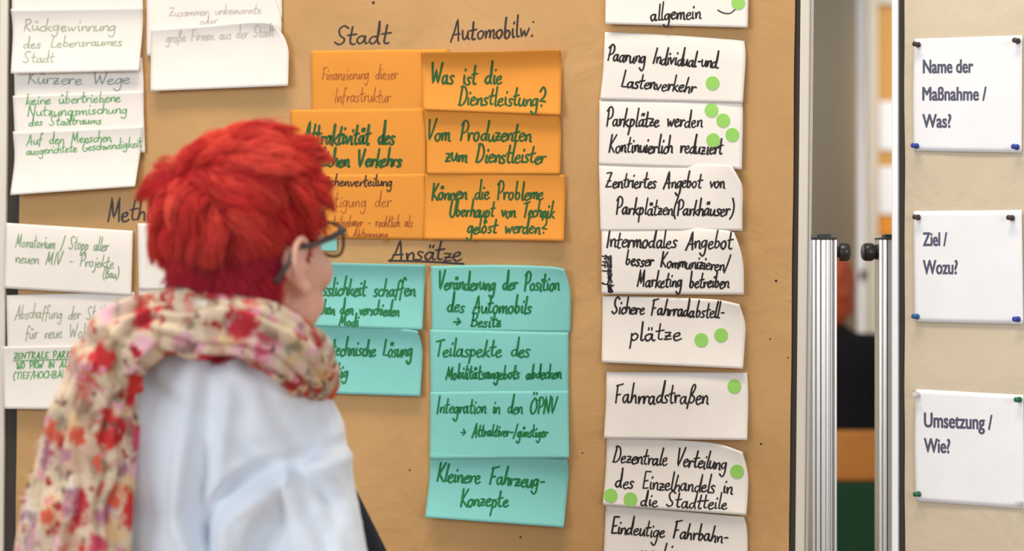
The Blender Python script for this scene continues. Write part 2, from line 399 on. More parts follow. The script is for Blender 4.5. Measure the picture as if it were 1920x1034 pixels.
class Card:
    def __init__(s, plane, tl, tr, br, bl, prof=(1.5, 7, 8), top=(), right=(), left=(), bottom=(), tr_up=0.0, ramp=.34, wob=0.8, seed=0, br_up=0, bl_up=0):
        s.plane = plane; s.prof = prof; s.tr_up = tr_up; s.ramp = ramp; s.wob = wob; s.seed = seed; s.br_up = br_up; s.bl_up = bl_up
        s.T = polyline([tl, *top, tr]); s.R = polyline([tr, *right, br]); s.L = polyline([tl, *left, bl]); s.B = polyline([bl, *bottom, br])
        s.c = [np.array(x, float) for x in (tl, tr, br, bl)]
    def px(s, a, b):
        a = np.clip(a, 0, 1); b = np.clip(b, 0, 1); A = a[..., None]; Bb = b[..., None]
        tl, tr, br, bl = s.c
        return (1-Bb)*s.T(a)+Bb*s.B(a)+(1-A)*s.L(b)+A*s.R(b)-((1-A)*(1-Bb)*tl+A*(1-Bb)*tr+A*Bb*br+(1-A)*Bb*bl)
    def inv(s, P):
        tl, tr, br, bl = s.c
        a = np.clip((P[:,0]-tl[0])/(tr[0]-tl[0]), 0, 1); b = np.clip((P[:,1]-tl[1])/(bl[1]-tl[1]), 0, 1)
        for _ in range(6):
            f = s.px(a, b)-P; e = 1e-3
            fa = (s.px(np.clip(a+e,0,1), b)-s.px(np.clip(a-e,0,1), b))/(np.clip(a+e,0,1)-np.clip(a-e,0,1))[:,None]
            fb = (s.px(a, np.clip(b+e,0,1))-s.px(a, np.clip(b-e,0,1)))/(np.clip(b+e,0,1)-np.clip(b-e,0,1))[:,None]
            det = fa[:,0]*fb[:,1]-fa[:,1]*fb[:,0]; det = np.where(abs(det) < 1e-6, 1e-6, det)
            da = (f[:,0]*fb[:,1]-f[:,1]*fb[:,0])/det; db = (fa[:,0]*f[:,1]-fa[:,1]*f[:,0])/det
            a = np.clip(a-da, 0, 1); b = np.clip(b-db, 0, 1)
        return a, b
    def depth(s, a, b):
        d0, d1, d2 = s.prof
        t = np.clip(b/s.ramp, 0, 1); t = 1-(1-t)**2.2
        q = np.clip((b-s.ramp)/(1-s.ramp), 0, 1)
        d = d0+(d1-d0)*t+(d2-d1)*q*q
        d = d+s.tr_up*np.clip(a-.55,0,1)**2/.2025*np.clip(1-b*.9,0,1)**1.3
        d = d+s.br_up*np.clip(a-.4,0,1)**2/.36*b**2+s.bl_up*np.clip(.6-a,0,1)**2/.36*b**2
        d = d+s.wob*np.sin(a*5.1+s.seed)*np.sin(b*2.6+.3+s.seed*.7)*.7
        return np.maximum(d, .4)/1000.0+HB-.001
    def at(s, P, off=0.0):
        a, b = s.inv(P); return s.plane.at(P[:,0], P[:,1], s.depth(a, b)+off)

def build_card(cd_, mat, label, cat='card', group=None, name='moderation_card', nu=34, nv=22):
    A, B = np.meshgrid(np.linspace(0, 1, nu+1), np.linspace(0, 1, nv+1))
    a = A.ravel(); b = B.ravel(); P = cd_.px(a, b)
    V = cd_.plane.at(P[:,0], P[:,1], cd_.depth(a, b)); F = []
    for j in range(nv):
        for i in range(nu):
            q = j*(nu+1)+i; F.append((q, q+nu+1, q+nu+2, q+1))
    o = mk(name, V, F, mat, None, True); tagp(o, label, cat, group)
    m = o.modifiers.new('thick', 'SOLIDIFY'); m.thickness = .0005; m.offset = -1
    return o
def write(o, cd_, lines, mat, width):
    V = []; F = []
    for ln in lines:
        v, f = pen_line(*ln, width) if len(ln) == 6 else pen_line(*ln[:6], ln[6])
        b = len(V); V += v; F += [tuple(i+b for i in q) for q in f]
    W3 = cd_.at(np.array(V), .0004)
    return mk('handwriting', W3, F, mat, o)
def rule(o, cd_, pts, mat, width):
    V = []; F = []; ribbon(catmull(np.array(pts, float), 8), width, V, F)
    return mk('pen_stroke', cd_.at(np.array(V), .0005), F, mat, o)
def dots(o, cd_, L, r=12.8):
    for (x, y) in L:
        n = 28; P = [(x, y)]+[(x+r*math.cos(2*math.pi*k/n), y+r*1.03*math.sin(2*math.pi*k/n)) for k in range(n)]
        V = np.vstack([cd_.at(np.array(P), .0002), cd_.at(np.array(P), .0008)])
        m = n+1; F = []
        for k in range(n):
            k2 = (k+1) % n; F += [(m, m+1+k2, m+1+k), (1+k, 1+k2, m+1+k2, m+1+k)]
        tagp(mk('dot_sticker', V, F, MDOT, o), 'round green dot sticker')

class OnKraft:
    def at(s, P, off=0.0):
        out = []
        for x, y in P:
            d = .003
            for _ in range(2):
                q = BR.at(x, y, d)-BR.p0; d = kdepth(float(q @ BR.u), float(q @ BR.v), 1.3, .0035)+.0003
            out.append(BR.at(x, y, d))
        return np.array(out)
FK = OnKraft()
def heading(text_lines, rules=()):
    V = []; F = []
    for ln in text_lines:
        v, f = pen_line(*ln, 4.6); b = len(V); V += v; F += [tuple(i+b for i in q) for q in f]
    for r_ in rules: ribbon(catmull(np.array(r_, float), 8), 4.0, V, F)
    return mk('handwritten_heading', FK.at(np.array(V)), F, IHEAD, k1)
heading([("Stadt", 629, 83, 731, 82, 17.5)]); heading([("Automobilw.", 845, 76, 1001, 68, 18)])
heading([("Ansätze", 733, 488, 866, 489, 17)], [[(729,489),(800,491),(869,495)]])
heading([("Methoden", 202, 415, 345, 412, 20)])
# small specks in the kraft
for (x, y, r) in ((1455,527,2.6),(1427,833,2.2),(1444,636,1.6),(768,882,1.8),(976,1008,2),(1092,850,1.6),(1478,671,1.5),(700,5,3),(1000,41,2)):
    mk('speck', FK.at(np.array([(x+r*math.cos(k*math.pi/4), y+r*math.sin(k*math.pi/4)) for k in range(8)])), [tuple(range(7,-1,-1))], IHEAD, k1)

C_ = Card
def do(plane, q, mat, label, lines=(), inkm=None, width=4, group=None, dts=(), rules=(), extra=(), **kw):
    c = Card(plane, *q, seed=hash_str(label) % 17, **kw); o = build_card(c, mat, label, group=group)
    if lines: write(o, c, lines, inkm, width)
    for (ls, im, wd) in extra: write(o, c, ls, im, wd)
    for r_ in rules: rule(o, c, r_[0], r_[1], r_[2])
    if dts: dots(o, c, dts)
    return o
# --- right column, white
G1 = 'white cards in the right-hand column'
do(BR, ((1136,-76),(1405,-72),(1402,52),(1135,45)), MWHITE, 'white card at the top edge reading allgemein, cut off by the frame', [("allgemein",1220,38,1314,34,14.5)], IBLACK, 4.0, G1, [(1384,5)],
   [([(1346,19),(1356,24),(1368,25),(1378,18)], IBLACK, 2.4)], prof=(1,5,8), bl_up=2)
do(BR, ((1134,60),(1396,77),(1393,193),(1125,187)), MWHITE, 'white card reading Paarung Individual und Lastenverkehr with one green dot', [("Paarung Individual-und.",1139,114,1349,127,14),("Lastenverkehr",1164,163,1303,174,14)], IBLACK, 4.1, G1, [(1336,156)],
   top=[(1260,66),(1370,74)], right=[(1398,110)], left=[(1131,130)], prof=(1,4,3.5), br_up=3)
do(BR, ((1124,188),(1391,190),(1391,318),(1123,309)), MWHITE, 'white card reading Parkplätze werden kontinuierlich reduziert with four green dots', [("Parkplätze werden",1137,236,1316,239,15),("Kontinuierlich reduziert",1141,285,1354,289,15)], IBLACK, 4.1, G1, [(1334,207),(1356,226),(1373,253),(1337,263)],
   right=[(1393,215)], prof=(2,5,4), br_up=4)
do(BR, ((1123,309),(1372,311),(1392,433),(1126,434)), MWHITE, 'white card reading Zentriertes Angebot von Parkplätzen with bent upper right corner', [("Zentriertes Angebot von",1136,351,1358,353,14),("Parkplätzen(Parkhäuser)",1155,402,1375,405,14)], IBLACK, 4.0, G1,
   top=[(1260,307),(1350,308)], right=[(1384,332),(1392,352),(1392,400)], prof=(3,6,5), tr_up=11, br_up=3)
do(BR, ((1128,428),(1376,436),(1395,553),(1128,552)), MWHITE, 'white card reading Intermodales Angebot besser kommunizieren Marketing betreiben', [("Intermodales Angebot",1137,464,1373,466,16),("besser Kommunizieren/",1173,497,1366,508,13),("Marketing betreiben",1195,538,1366,540,14)], IBLACK, 4.1, G1,
   extra=[([("emfomobilität",1148,549,1146,479,8)], IBLACK, 3.6)], top=[(1250,426),(1350,431)], right=[(1387,465),(1394,500)], prof=(4,8,7), tr_up=12, br_up=3)
do(BR, ((1130,556),(1386,571),(1393,692),(1128,680)), MWHITE, 'white card reading Sichere Fahrradabstellplätze with two green dots', [("Sichere Fahrradabstell-",1148,588,1358,597,14),("plätze",1182,640,1276,637,15)], IBLACK, 4.1, G1, [(1315,638),(1352,629)],
   top=[(1240,558),(1340,562)], right=[(1397,608),(1396,650)], prof=(5,3,10), tr_up=8, br_up=3)
do(BR, ((1137,698),(1401,699),(1401,826),(1132,823)), MWHITE, 'white card reading Fahrradstraßen with one green dot in the corner', [("Fahrradstraßen",1153,756,1327,758,17)], IBLACK, 4.0, G1, [(1377,725)],
   right=[(1403,748)], left=[(1136,760)], prof=(1.5,6,9), br_up=3)
do(BR, ((1138,818),(1392,848),(1399,967),(1130,948)), MWHITE, 'white card reading Dezentrale Verteilung des Einzelhandels with three green dots', [("Dezentrale Verteilung",1149,866,1361,882,15),("des Einzelhandels in",1154,915,1373,926,15),("die Stadtteile",1201,949,1363,955,13)], IBLACK, 3.9, G1, [(1382,885),(1145,930),(1182,937)],
   top=[(1240,824),(1340,832)], right=[(1402,888),(1402,930)], left=[(1136,880)], prof=(5,3,9), tr_up=7, br_up=3)
do(BR, ((1136,948),(1395,970),(1402,1092),(1130,1085)), MWHITE, 'white card at the bottom edge reading Eindeutige Fahrbahn, cut off by the frame', [("Eindeutige Fahrbahn-",1146,1001,1365,1018,14.5),("markierung",1195,1046,1330,1050,14)], IBLACK, 4.0, G1,
   right=[(1401,1000)], prof=(5,3,9), tr_up=4)
# --- orange
G2 = 'orange cards below the two headings'
do(BR, ((583,95),(839,92),(842,212),(585,212)), MORANGE, 'orange card with thin brown writing Finanzierung dieser Infrastruktur', [("Finanzierung dieser",603,150,746,148,12),("Infrastruktur",627,192,732,191,13)], IBROWN, 2.0, G2, prof=(.6,1.6,1.5), wob=.4)
do(BR, ((545,206),(796,203),(800,334),(548,334)), MORANGE, 'orange card with thick dark green writing Attraktivität, partly behind the red hair', [("Attraktivität des",568,270,740,271,18),("ffentlichen Verkehrs",556,311,752,313,15)], IOLIVE, 6.0, G2, prof=(1.8,2.6,2.4), wob=.5)
do(BR, ((560,328),(797,326),(799,450),(562,446)), MORANGE, 'orange card with black and brown writing Flächenverteilung, beside the glasses', [("Berechtigung der",565,389,733,388,13),], IBROWN, 2.0, G2, prof=(2.8,3.2,3), wob=.4,
   extra=[([("Flächenverteilung",592,349,735,349,10)], IDKBROWN, 3.4),([("teilnehmer - rechtlich als",624,425,773,425,10),("in Abtrennung",643,445,726,446,8)], IBROWN, 2.3)])
do(BR, ((789,98),(1051,93),(1051,216),(794,206)), MORANGE, 'orange card reading Was ist die Dienstleistung, right under the Automobil heading', [("Was ist die",808,157,941,158,17),("Dienstleistung?",860,196,1022,198,16)], IOLIVE, 4.6, G2,
   right=[(1053,125)], top=[(920,97)], prof=(14,3,14), ramp=.30)
do(BR, ((794,203),(1048,212),(1050,327),(800,327)), MORANGE, 'orange card reading Vom Produzenten zum Dienstleister', [("Vom Produzenten",801,262,996,265,16.5),("zum Dienstleister",835,302,1022,306,16)], IOLIVE, 4.6, G2,
   right=[(1052,250)], left=[(799,265)], prof=(9,3.5,8), ramp=.34)
do(BR, ((797,327),(1058,328),(1057,452),(795,449)), MORANGE, 'orange card reading Können die Probleme überhaupt von Technik gelöst werden', [("Können die Probleme",809,374,1018,374,15),("Überhaupt von Technik",843,406,1038,408,14),("gelöst werden?",877,437,1025,438,14)], IOLIVE, 4.4, G2,
   right=[(1060,360)], prof=(7,4,11), br_up=4)
# --- turquoise
G3 = 'turquoise cards around the Ansätze heading'
do(BR, ((560,440),(632,443),(632,471),(562,470)), MCYAN, 'small turquoise paper scrap seen through the spectacle lens', group=G3, prof=(1,1,1), wob=0)
do(BR, ((560,492),(798,497),(792,619),(566,611)), MCYAN, 'turquoise card reading Verlässlichkeit schaffen, beside the cheek', [("Verlässlichkeit schaffen",555,553,778,556,15),("zwischen den verschieden",572,588,748,592,12),("Modi",636,611,672,612,10)], IGREEN, 4.6, G3,
   prof=(11,3,12), ramp=.32)
do(BR, ((570,608),(783,621),(788,744),(570,737)), MCYAN, 'turquoise card reading technische Lösung günstig, beside the scarf', [("technische Lösung",622,667,772,669,15),("günstig",592,707,653,708,13)], IGREEN, 4.6, G3,
   top=[(700,614),(760,618)], right=[(792,660)], prof=(10,3,10), tr_up=3, ramp=.36)
do(BR, ((808,499),(1058,505),(1069,624),(810,622)), MCYAN, 'turquoise card reading Veränderung der Position des Automobils', [("Veränderung der Position",822,543,1048,545,15),("des Automobils",839,585,996,588,15),("> Besitz",850,612,940,614,12)], IGREEN, 4.6, G3,
   top=[(930,497),(1030,500)], right=[(1068,540),(1070,580)], prof=(5,2.5,3), tr_up=9)
do(BR, ((806,618),(1066,624),(1066,740),(808,738)), MCYAN, 'turquoise card reading Teilaspekte des Mobilitätsangebots abdecken', [("Teilaspekte des",815,668,993,669,15),("Mobilitätsangebots abdecken",836,711,1052,710,12)], IGREEN, 4.4, G3, prof=(3.5,4,3.5), wob=.5)
do(BR, ((807,735),(1066,733),(1067,860),(806,862)), MCYAN, 'turquoise card reading Integration in den ÖPNV', [("Integration in den ÖPNV",819,775,1043,776,14),("> Attraktiver-/günstiger",864,818,1026,820,11)], IGREEN, 3.9, G3, prof=(4.5,5,9), wob=.5, br_up=5)
do(BR, ((806,852),(1064,862),(1057,990),(797,971)), MCYAN, 'turquoise card reading Kleinere Fahrzeugkonzepte, lowest in its column', [("Kleinere Fahrzeug-",819,902,1022,915,16),("Konzepte",863,949,953,951,15)], IGREEN, 4.6, G3,
   right=[(1066,888),(1062,940)], left=[(805,900)], prof=(9,3,16), ramp=.34)
# --- left column, white and blurred
G4 = 'white cards in the two left-hand columns'
do(BR, ((24,-92),(268,-94),(268,18),(22,22)), MWHITE, 'blank lower strip of a white card in the top left corner', group=G4, prof=(.6,1,1), wob=.2)
do(BR, ((26,112),(266,108),(270,205),(28,205)), MWHITE, 'white card reading Kürzere Wege, half covered from above', [("Kürzere Wege",52,158,243,157,12)], IGREY, 2.6, G4, prof=(.8,1.6,1.5), wob=.3, right=[(269,150)])
do(BR, ((24,180),(268,170),(272,287),(28,262)), MWHITE, 'white card reading keine übertriebene Nutzungsmischung in green', [("keine übertriebene",49,196,226,190,9.5),("Nutzungsmischung",52,218,240,212,10),("des Stadtraums",54,236,190,232,8)], ILGREEN, 2.3, G4, prof=(5,3,3), wob=.3)
do(BR, ((20,17),(268,13),(260,133),(20,138)), MWHITE, 'white card reading Rückgewinnung des Lebensraumes Stadt in faint green', [("Rückgewinnung",44,57,218,58,11),("des Lebensraumes",44,90,230,85,9),("Stadt",44,118,102,116,9)], IPALE, 2.4, G4, right=[(267,60)], prof=(9,3.5,13), left=[(24,60)])
do(BR, ((24,247),(268,236),(253,350),(19,366)), MWHITE, 'white card reading Auf den Menschen in green, left above the Methoden heading', [("Auf den Menschen",50,272,208,264,9.5),("ausgerichtete Geschwindigkeit",50,291,266,275,8.5)], ILGREEN, 2.2, G4, right=[(265,272)], left=[(27,300)], prof=(8,5,17), wob=.4)
do(BR, ((300,-120),(527,-104),(529,35),(300,30)), MWHITE, 'white card hidden behind others at the top, only its right edge visible', group=G4, prof=(.6,.8,.8), wob=.1)
do(BR, ((275,-24),(510,-14),(527,75),(275,106)), MWHITE, 'white card with faint grey writing, cut by the top edge and overlapped below', [("Zusammen unbemannte",317,30,490,24,8),("oder",375,46,408,42,6)], IFAINT, 2.0, G4, right=[(522,18),(528,40)], prof=(1.6,2,1.5), tr_up=1.5, wob=.3)
do(BR, ((283,54),(505,43),(540,161),(282,171)), MWHITE, 'white card with faint writing and curled right corner, above the red hair', [("große Firmen aus der Stadt",312,79,514,67,10)], IFAINT, 2.3, G4, top=[(380,48),(460,41)], right=[(528,62),(540,90),(541,120)], prof=(9,4.5,12), tr_up=6)
do(BR, ((11,418),(249,433),(246,555),(8,541)), MWHITE, 'white card reading Moratorium Stopp aller neuen MIV-Projekte', [("Moratorium / Stopp aller",29,463,202,470,11.5),("neuen MIV - Projekte",29,492,213,503,11),("(Bau)",193,521,222,521,9)], IMIDGREEN, 2.3, G4, prof=(2,5,6))
do(BR, ((12,554),(252,548),(252,664),(14,654)), MWHITE, 'white card reading Abschaffung der Stellplatzpflicht in faint green', [("Abschaffung der Stellplatzpfl",28,597,250,600,12),("für neue Wohnung",48,635,200,632,12)], IPALE, 2.2, G4, prof=(1.2,2,1.8), wob=.2)
do(BR, ((5,650),(245,646),(240,770),(8,767)), MWHITE, 'white card with green capitals Zentrale Parkmöglichkeit, lowest at the left', [("ZENTRALE PARKMÖGLICHKEIT",26,673,215,670,5.5),("160 PKW IN ALLEN",30,692,150,688,6)], ILGREEN, 2.5, G4, rules=[([(25,677),(100,675),(175,673)], ILGREEN, 2.0)],
   extra=[([("(TIEF/HOCHBAU)",25,711,130,708,6.2)], ILGREEN, 2.2)], prof=(7,4.5,11), wob=.4)
do(BR, ((258,419),(505,424),(505,545),(260,544)), MWHITE, 'white card behind the back of the head, green writing at its left', [("Mehr",281,452,345,453,10),("Zentren",282,473,360,474,10)], IMIDGREEN, 3.0, G4, prof=(1,3,3))
do(BR, ((260,541),(505,545),(505,670),(262,668)), MWHITE, 'white card just above the left part of the scarf with faint marks', [("Züge",315,527,345,527,7),("oder",315,560,345,560,7)] and [("oder",315,560,350,560,7)], IFAINT, 1.8, G4, prof=(1,3,3))

# ------------------------------------------------------------------ printed sheets and their pins on the right board
def printed(cd_, o, text, x0, y0, x1, y1, cap):
    cu = bpy.data.curves.new('t', 'FONT'); cu.body = text;  cu.resolution_u = 4
    t = bpy.data.objects.new('t', cu); COL.objects.link(t); bpy.context.view_layer.update()
    me = bpy.data.meshes.new_from_object(t.evaluated_get(bpy.context.evaluated_depsgraph_get()))
    v = np.array([p.co[:] for p in me.vertices]); F = [tuple(p.vertices) for p in me.polygons]
    bpy.data.objects.remove(t); bpy.data.meshes.remove(me)
    cu2 = v[:,0]; mn, mx = cu2.min(), cu2.max(); H = 0.64
    a = (v[:,0]-mn)/(mx-mn); P = np.stack([x0+a*(x1-x0), y0+a*(y1-y0)-v[:,1]/H*cap], -1)
    VV = []; FF = []
    for i, (dx, dy) in enumerate(((0,0),(.85,0),(-.85,0),(.6,.6),(-.6,-.6),(.6,-.6),(-.6,.6))):
        n0 = len(P)*i; VV.append(cd_.at(P+np.array([dx, dy]), .0004+.00001*i)); FF += [tuple(a_+n0 for a_ in f) for f in F]
    return mk('printed_text', np.vstack(VV), FF, IPRINT, o)
def sheet(q, label, lines, **kw):
    c = Card(R2, *q, seed=hash_str(label) % 13, prof=(1,1.5,1.2), wob=.7, **kw)
    o = build_card(c, MWHITE2, label, 'paper', 'printed sheets on the right pinboard', 'printed_sheet')
    for ln in lines: printed(c, o, *ln)
    return c
s1 = sheet(((1715,73),(1917,66),(1916,287),(1713,283)), 'square white printed sheet reading Name der Maßnahme / Was?', [("Name der",1731,137,1824,136,23),("Maßnahme /",1730,188,1849,188,23),("Was?",1730,239,1783,239,23)], left=[(1712,170)])
s2 = sheet(((1713,396),(1916,394),(1919,609),(1715,604)), 'square white printed sheet reading Ziel / Wozu?', [("Ziel /",1731,461,1775,461,23),("Wozu?",1731,514,1795,514,24)])
s3 = sheet(((1717,730),(1919,741),(1921,955),(1717,940)), 'square white printed sheet reading Umsetzung / Wie?', [("Umsetzung /",1733,801,1860,806,25),("Wie?",1733,848,1781,850,24)], left=[(1715,830)])
def pin(x, y, mat, label, group):
    b = R2.at(x, y, HB+.0012); ax = R2.n*0.9+np.array([-.25, 0, .05])
    V, F = lathe([(.0040,0),(.0042,.0012),(.0022,.0020),(.0019,.0060),(.0030,.0078),(.0038,.0088),(.0036,.0106),(.0020,.0114)], b, ax, 16)
    o = mk('push_pin', V, F, mat, None, True)
    V, F = tube([b-ax*.006, b+ax*.001], .0005, 6); mk('needle', V, F, MALU, o)
    tagp(o, label, 'pin', group)
MPD = newmat('pin_dark', rgb(60,48,44), .3)[0]; MPB = newmat('pin_blue', rgb(38,62,160), .3)[0]; MPT = newmat('pin_teal', rgb(28,92,150), .3)[0]
MPG = newmat('pin_green', rgb(20,104,70), .3)[0]
MPC, nt_, b_ = newmat('pin_clear', (0.93,0.92,0.93,1), .15); b_.inputs['Transmission Weight'].default_value = .6
GP = 'push pins in the printed sheets'
pin(1722,84,MPD,'dark push pin in the upper left corner of the Name der Maßnahme sheet',GP); pin(1909,77,MPD,'dark push pin in the upper right corner of the Name der Maßnahme sheet',GP)
pin(1719,274,MPB,'blue push pin in the lower left corner of the Name der Maßnahme sheet',GP); pin(1907,276,MPB,'blue push pin in the lower right corner of the Name der Maßnahme sheet',GP)
pin(1722,408,MPD,'black push pin in the upper left corner of the Ziel sheet',GP); pin(1898,409,MPD,'black push pin in the upper right corner of the Ziel sheet',GP)
pin(1720,594,MPT,'teal blue push pin in the lower left corner of the Ziel sheet',GP); pin(1909,599,MPB,'blue push pin in the lower right corner of the Ziel sheet',GP)
pin(1721,741,MPC,'clear push pin in the upper left corner of the Umsetzung sheet',GP); pin(1912,750,MPG,'green push pin in the upper right corner of the Umsetzung sheet',GP)
pin(1723,927,MPG,'green push pin in the lower left corner of the Umsetzung sheet',GP); pin(1914,945,MPC,'clear push pin in the lower right corner of the Umsetzung sheet',GP)

# ------------------------------------------------------------------ the hall behind
def flatbox(name, lo, hi, mat, parent=None, bw=0, smooth=False):
    lo = np.array(lo); hi = np.array(hi); V, F = boxm((lo+hi)/2, *((hi-lo)/2)); o = mk(name, V, F, mat, parent)
    if bw: bevel(o, bw)
    return o
MFLOOR, nt, b = newmat('floor_parquet', rgb(150,120,90), .5)
tc = N(nt, 'ShaderNodeTexCoord'); huevar(nt, b, tc, rgb(140,110,82), rgb(164,134,100), 3)
MWALL, nt, b = newmat('wall_plaster', rgb(206,194,174), .9); noisebump(nt, b, 60, .2, .002)
tagp(flatbox('floor', (-5,-4,-.05), (6,9,0), MFLOOR), kind='structure')
def fx(px, d): return float(W(px, 517, d)[0])
def fz(py, d): return float(W(960, py, d)[2])
dW = 9.6; yW = -2.6+dW
wx0, wx1 = fx(1480, dW), fx(1622, dW)
V, F = joinm([boxm(((-5+wx0)/2, yW, 1.9), (wx0+5)/2, .1, 1.9), boxm(((6+wx1)/2, yW, 1.9), (6-wx1)/2, .1, 1.9), boxm(((wx0+wx1)/2, yW, .35), (wx1-wx0)/2, .1, .35), boxm(((wx0+wx1)/2, yW, 3.4), (wx1-wx0)/2, .1, .4)])
tagp(mk('wall_back', V, F, MWALL), kind='structure')
MGLASS = bpy.data.materials.new('window_glass'); MGLASS.use_nodes = True; nt = MGLASS.node_tree; nt.nodes.clear()
o_ = N(nt,'ShaderNodeOutputMaterial'); mx = N(nt,'ShaderNodeMixShader'); tr = N(nt,'ShaderNodeBsdfTransparent'); gs = N(nt,'ShaderNodeBsdfGlossy')
gs.inputs['Roughness'].default_value = .02; mx.inputs[0].default_value = .06
nt.links.new(tr.outputs[0], mx.inputs[1]); nt.links.new(gs.outputs[0], mx.inputs[2]); nt.links.new(mx.outputs[0], o_.inputs[0])
we = empty('window_1', ((wx0+wx1)/2, yW, .7), 'tall window in the back wall beside the column', 'window'); we['kind'] = 'structure'
for z in (.72, 1.45, 2.98): flatbox('window_frame', (wx0, yW-.05, z-.03), (wx1, yW+.05, z+.03), MFRAMEW, we)
for x in (wx0+.02, wx1-.02): flatbox('window_frame', (x-.02, yW-.05, .7), (x+.02, yW+.05, 3.0), MFRAMEW, we)
flatbox('pane', (wx0, yW-.004, .7), (wx1, yW+.004, 3.0), MGLASS, we)
# bushes outside
MLEAF, nt, b = newmat('leaves', rgb(110,150,80), .7); tc = N(nt,'ShaderNodeTexCoord'); huevar(nt, b, tc, rgb(84,120,58), rgb(150,180,110), 9)
def bush(x, y, z, r, label):
    rnd = random.Random(int(x*100)); V = []; F = []
    for k in range(900):
        th = rnd.uniform(0, 2*math.pi); ph = math.acos(rnd.uniform(-1, 1)); q = r*rnd.uniform(.6, 1)
        c = np.array([x+q*math.sin(ph)*math.cos(th), y+q*.8*math.sin(ph)*math.sin(th), z+q*1.2*math.cos(ph)])
        a = np.array([rnd.uniform(-1,1) for _ in range(3)]); a /= np.linalg.norm(a); bb = np.cross(a, [rnd.uniform(-1,1) for _ in range(3)]); bb /= np.linalg.norm(bb)
        n0 = len(V); V += [c-a*.05, c+bb*.025, c+a*.05, c-bb*.025]; F.append((n0, n0+1, n0+2, n0+3))
    e = empty('shrub', (x, y, 0), label, 'shrub'); tagp(mk('foliage', V, F, MLEAF, e), kind='stuff')
    V, F = tube([(x, y, 0), (x+.02, y, z*.6), (x, y, z)], [.05, .04, .02], 8); mk('stem', V, F, newmat('bark', rgb(90,70,50), .9)[0], e)
tagp(flatbox('ground_outside', (-5, 7.15, -.05), (8, 14, -.01), newmat('grass_ground', rgb(110,130,80), .9)[0]), kind='structure')
bush(fx(1592, 11.6), 9.0, fz(330, 11.6), .30, 'green shrub seen blurred through the far window')
bush(fx(1610, 12.6), 10.1, fz(720, 12.6), .30, 'lower green shrub seen blurred through the far window')
# round column
MCOL, nt, b = newmat('column_plaster', rgb(140,126,104), .55); noisebump(nt, b, 40, .1, .002)
dC = 7.3; cr = .27; cxx = fx(1605, dC)-cr
V, F = lathe([(cr,0),(cr,3.6)], (cxx, -2.6+dC, 0), (0,0,1), 48)
o = mk('column', V, F, MCOL, None, True); tagp(o, 'thick round taupe column in the gap between the two pinboards', 'column')
for p in o.data.polygons:
    if len(p.vertices) > 4: p.use_smooth = False
# far pinboard with cards
dF = 7.6; yF = -2.6+dF
be = empty('pinboard', (fx(1760, dF), yF, .3), 'blurred far pinboard with ochre paper seen in the gap between the boards', 'pinboard')
x0, x1 = fx(1625, dF), fx(1625, dF)+1.25
MOCH = newmat('kraft_far', rgb(200,150,84), .8)[0]
flatbox('felt_panel', (x0+.03, yF, .3), (x1-.03, yF+.02, fz(10, dF)-.0), MOCH, be)
for q in (((x0, yF-.01, .3), (x0+.045, yF+.03, 2.65)), ((x1-.045, yF-.01, .3), (x1, yF+.03, 2.65)), ((x0+.045, yF-.01, 2.6), (x1-.045, yF+.03, 2.65))):
    flatbox('frame', *q, MFRAME, be, .003)
flatbox('top_rail', (x0+.045, yF-.005, fz(10, dF)), (x1-.045, yF+.03, 2.6), newmat('dark_rail', rgb(70,50,40), .7)[0], be)
flatbox('leg', (x0, yF, 0), (x0+.045, yF+.03, .3), MFRAME, be); flatbox('leg', (x1-.045, yF, 0), (x1, yF+.03, .3), MFRAME, be)
for i, (ya, yb, m, lb) in enumerate(((190,282,MWHITE2,'upper blurred white sheet on the far ochre pinboard'),(312,402,MWHITE2,'middle blurred white sheet on the far ochre pinboard'),(408,440,MORANGE,'blurred orange strip of card on the far pinboard'),(446,600,MWHITE2,'lowest blurred white sheet on the far ochre pinboard'))):
    V, F = boxm(((fx(1648,dF)+fx(1740,dF))/2, yF-.004, (fz(ya,dF)+fz(yb,dF))/2), (fx(1740,dF)-fx(1648,dF))/2, .0015, (fz(ya,dF)-fz(yb,dF))/2)
    tagp(mk('paper_sheet', V, F, m), lb, 'paper')

# ------------------------------------------------------------------ soft-body builder: union of rounded solids, voxel remeshed and smoothed
def ell(c, r, M=None, n=20):
    """ellipsoid verts/faces; M: 3x3 axes as rows"""
    V = []; F = []; M = np.eye(3) if M is None else M
    for i in range(n+1):
        ph = math.pi*i/n
        for k in range(2*n):
            th = math.pi*k/n; p = np.array([r[0]*math.sin(ph)*math.cos(th), r[1]*math.sin(ph)*math.sin(th), r[2]*math.cos(ph)])
            V.append(np.array(c)+p @ M)
    m = 2*n
    for i in range(n):
        for k in range(m):
            a, b_, c2, d2 = i*m+k, i*m+(k+1) % m, (i+1)*m+(k+1) % m, (i+1)*m+k
            if i == 0: F.append((a, d2, c2))
            elif i == n-1: F.append((a, d2, b_))
            else: F.append((a, d2, c2, b_))
    return V, F
def cap(a, b, ra, rb, n=7, flat=None):
    """tapered capsule as a chain of spheres"""
    a = np.array(a, float); b = np.array(b, float); L = np.linalg.norm(b-a); k = max(2, int(L/(min(ra, rb)*.35))+1)
    out = []
    for i in range(k+1):
        t = i/k; r = ra+(rb-ra)*t; out.append(ell(a+(b-a)*t, (r, r, r), None, n))
    return out
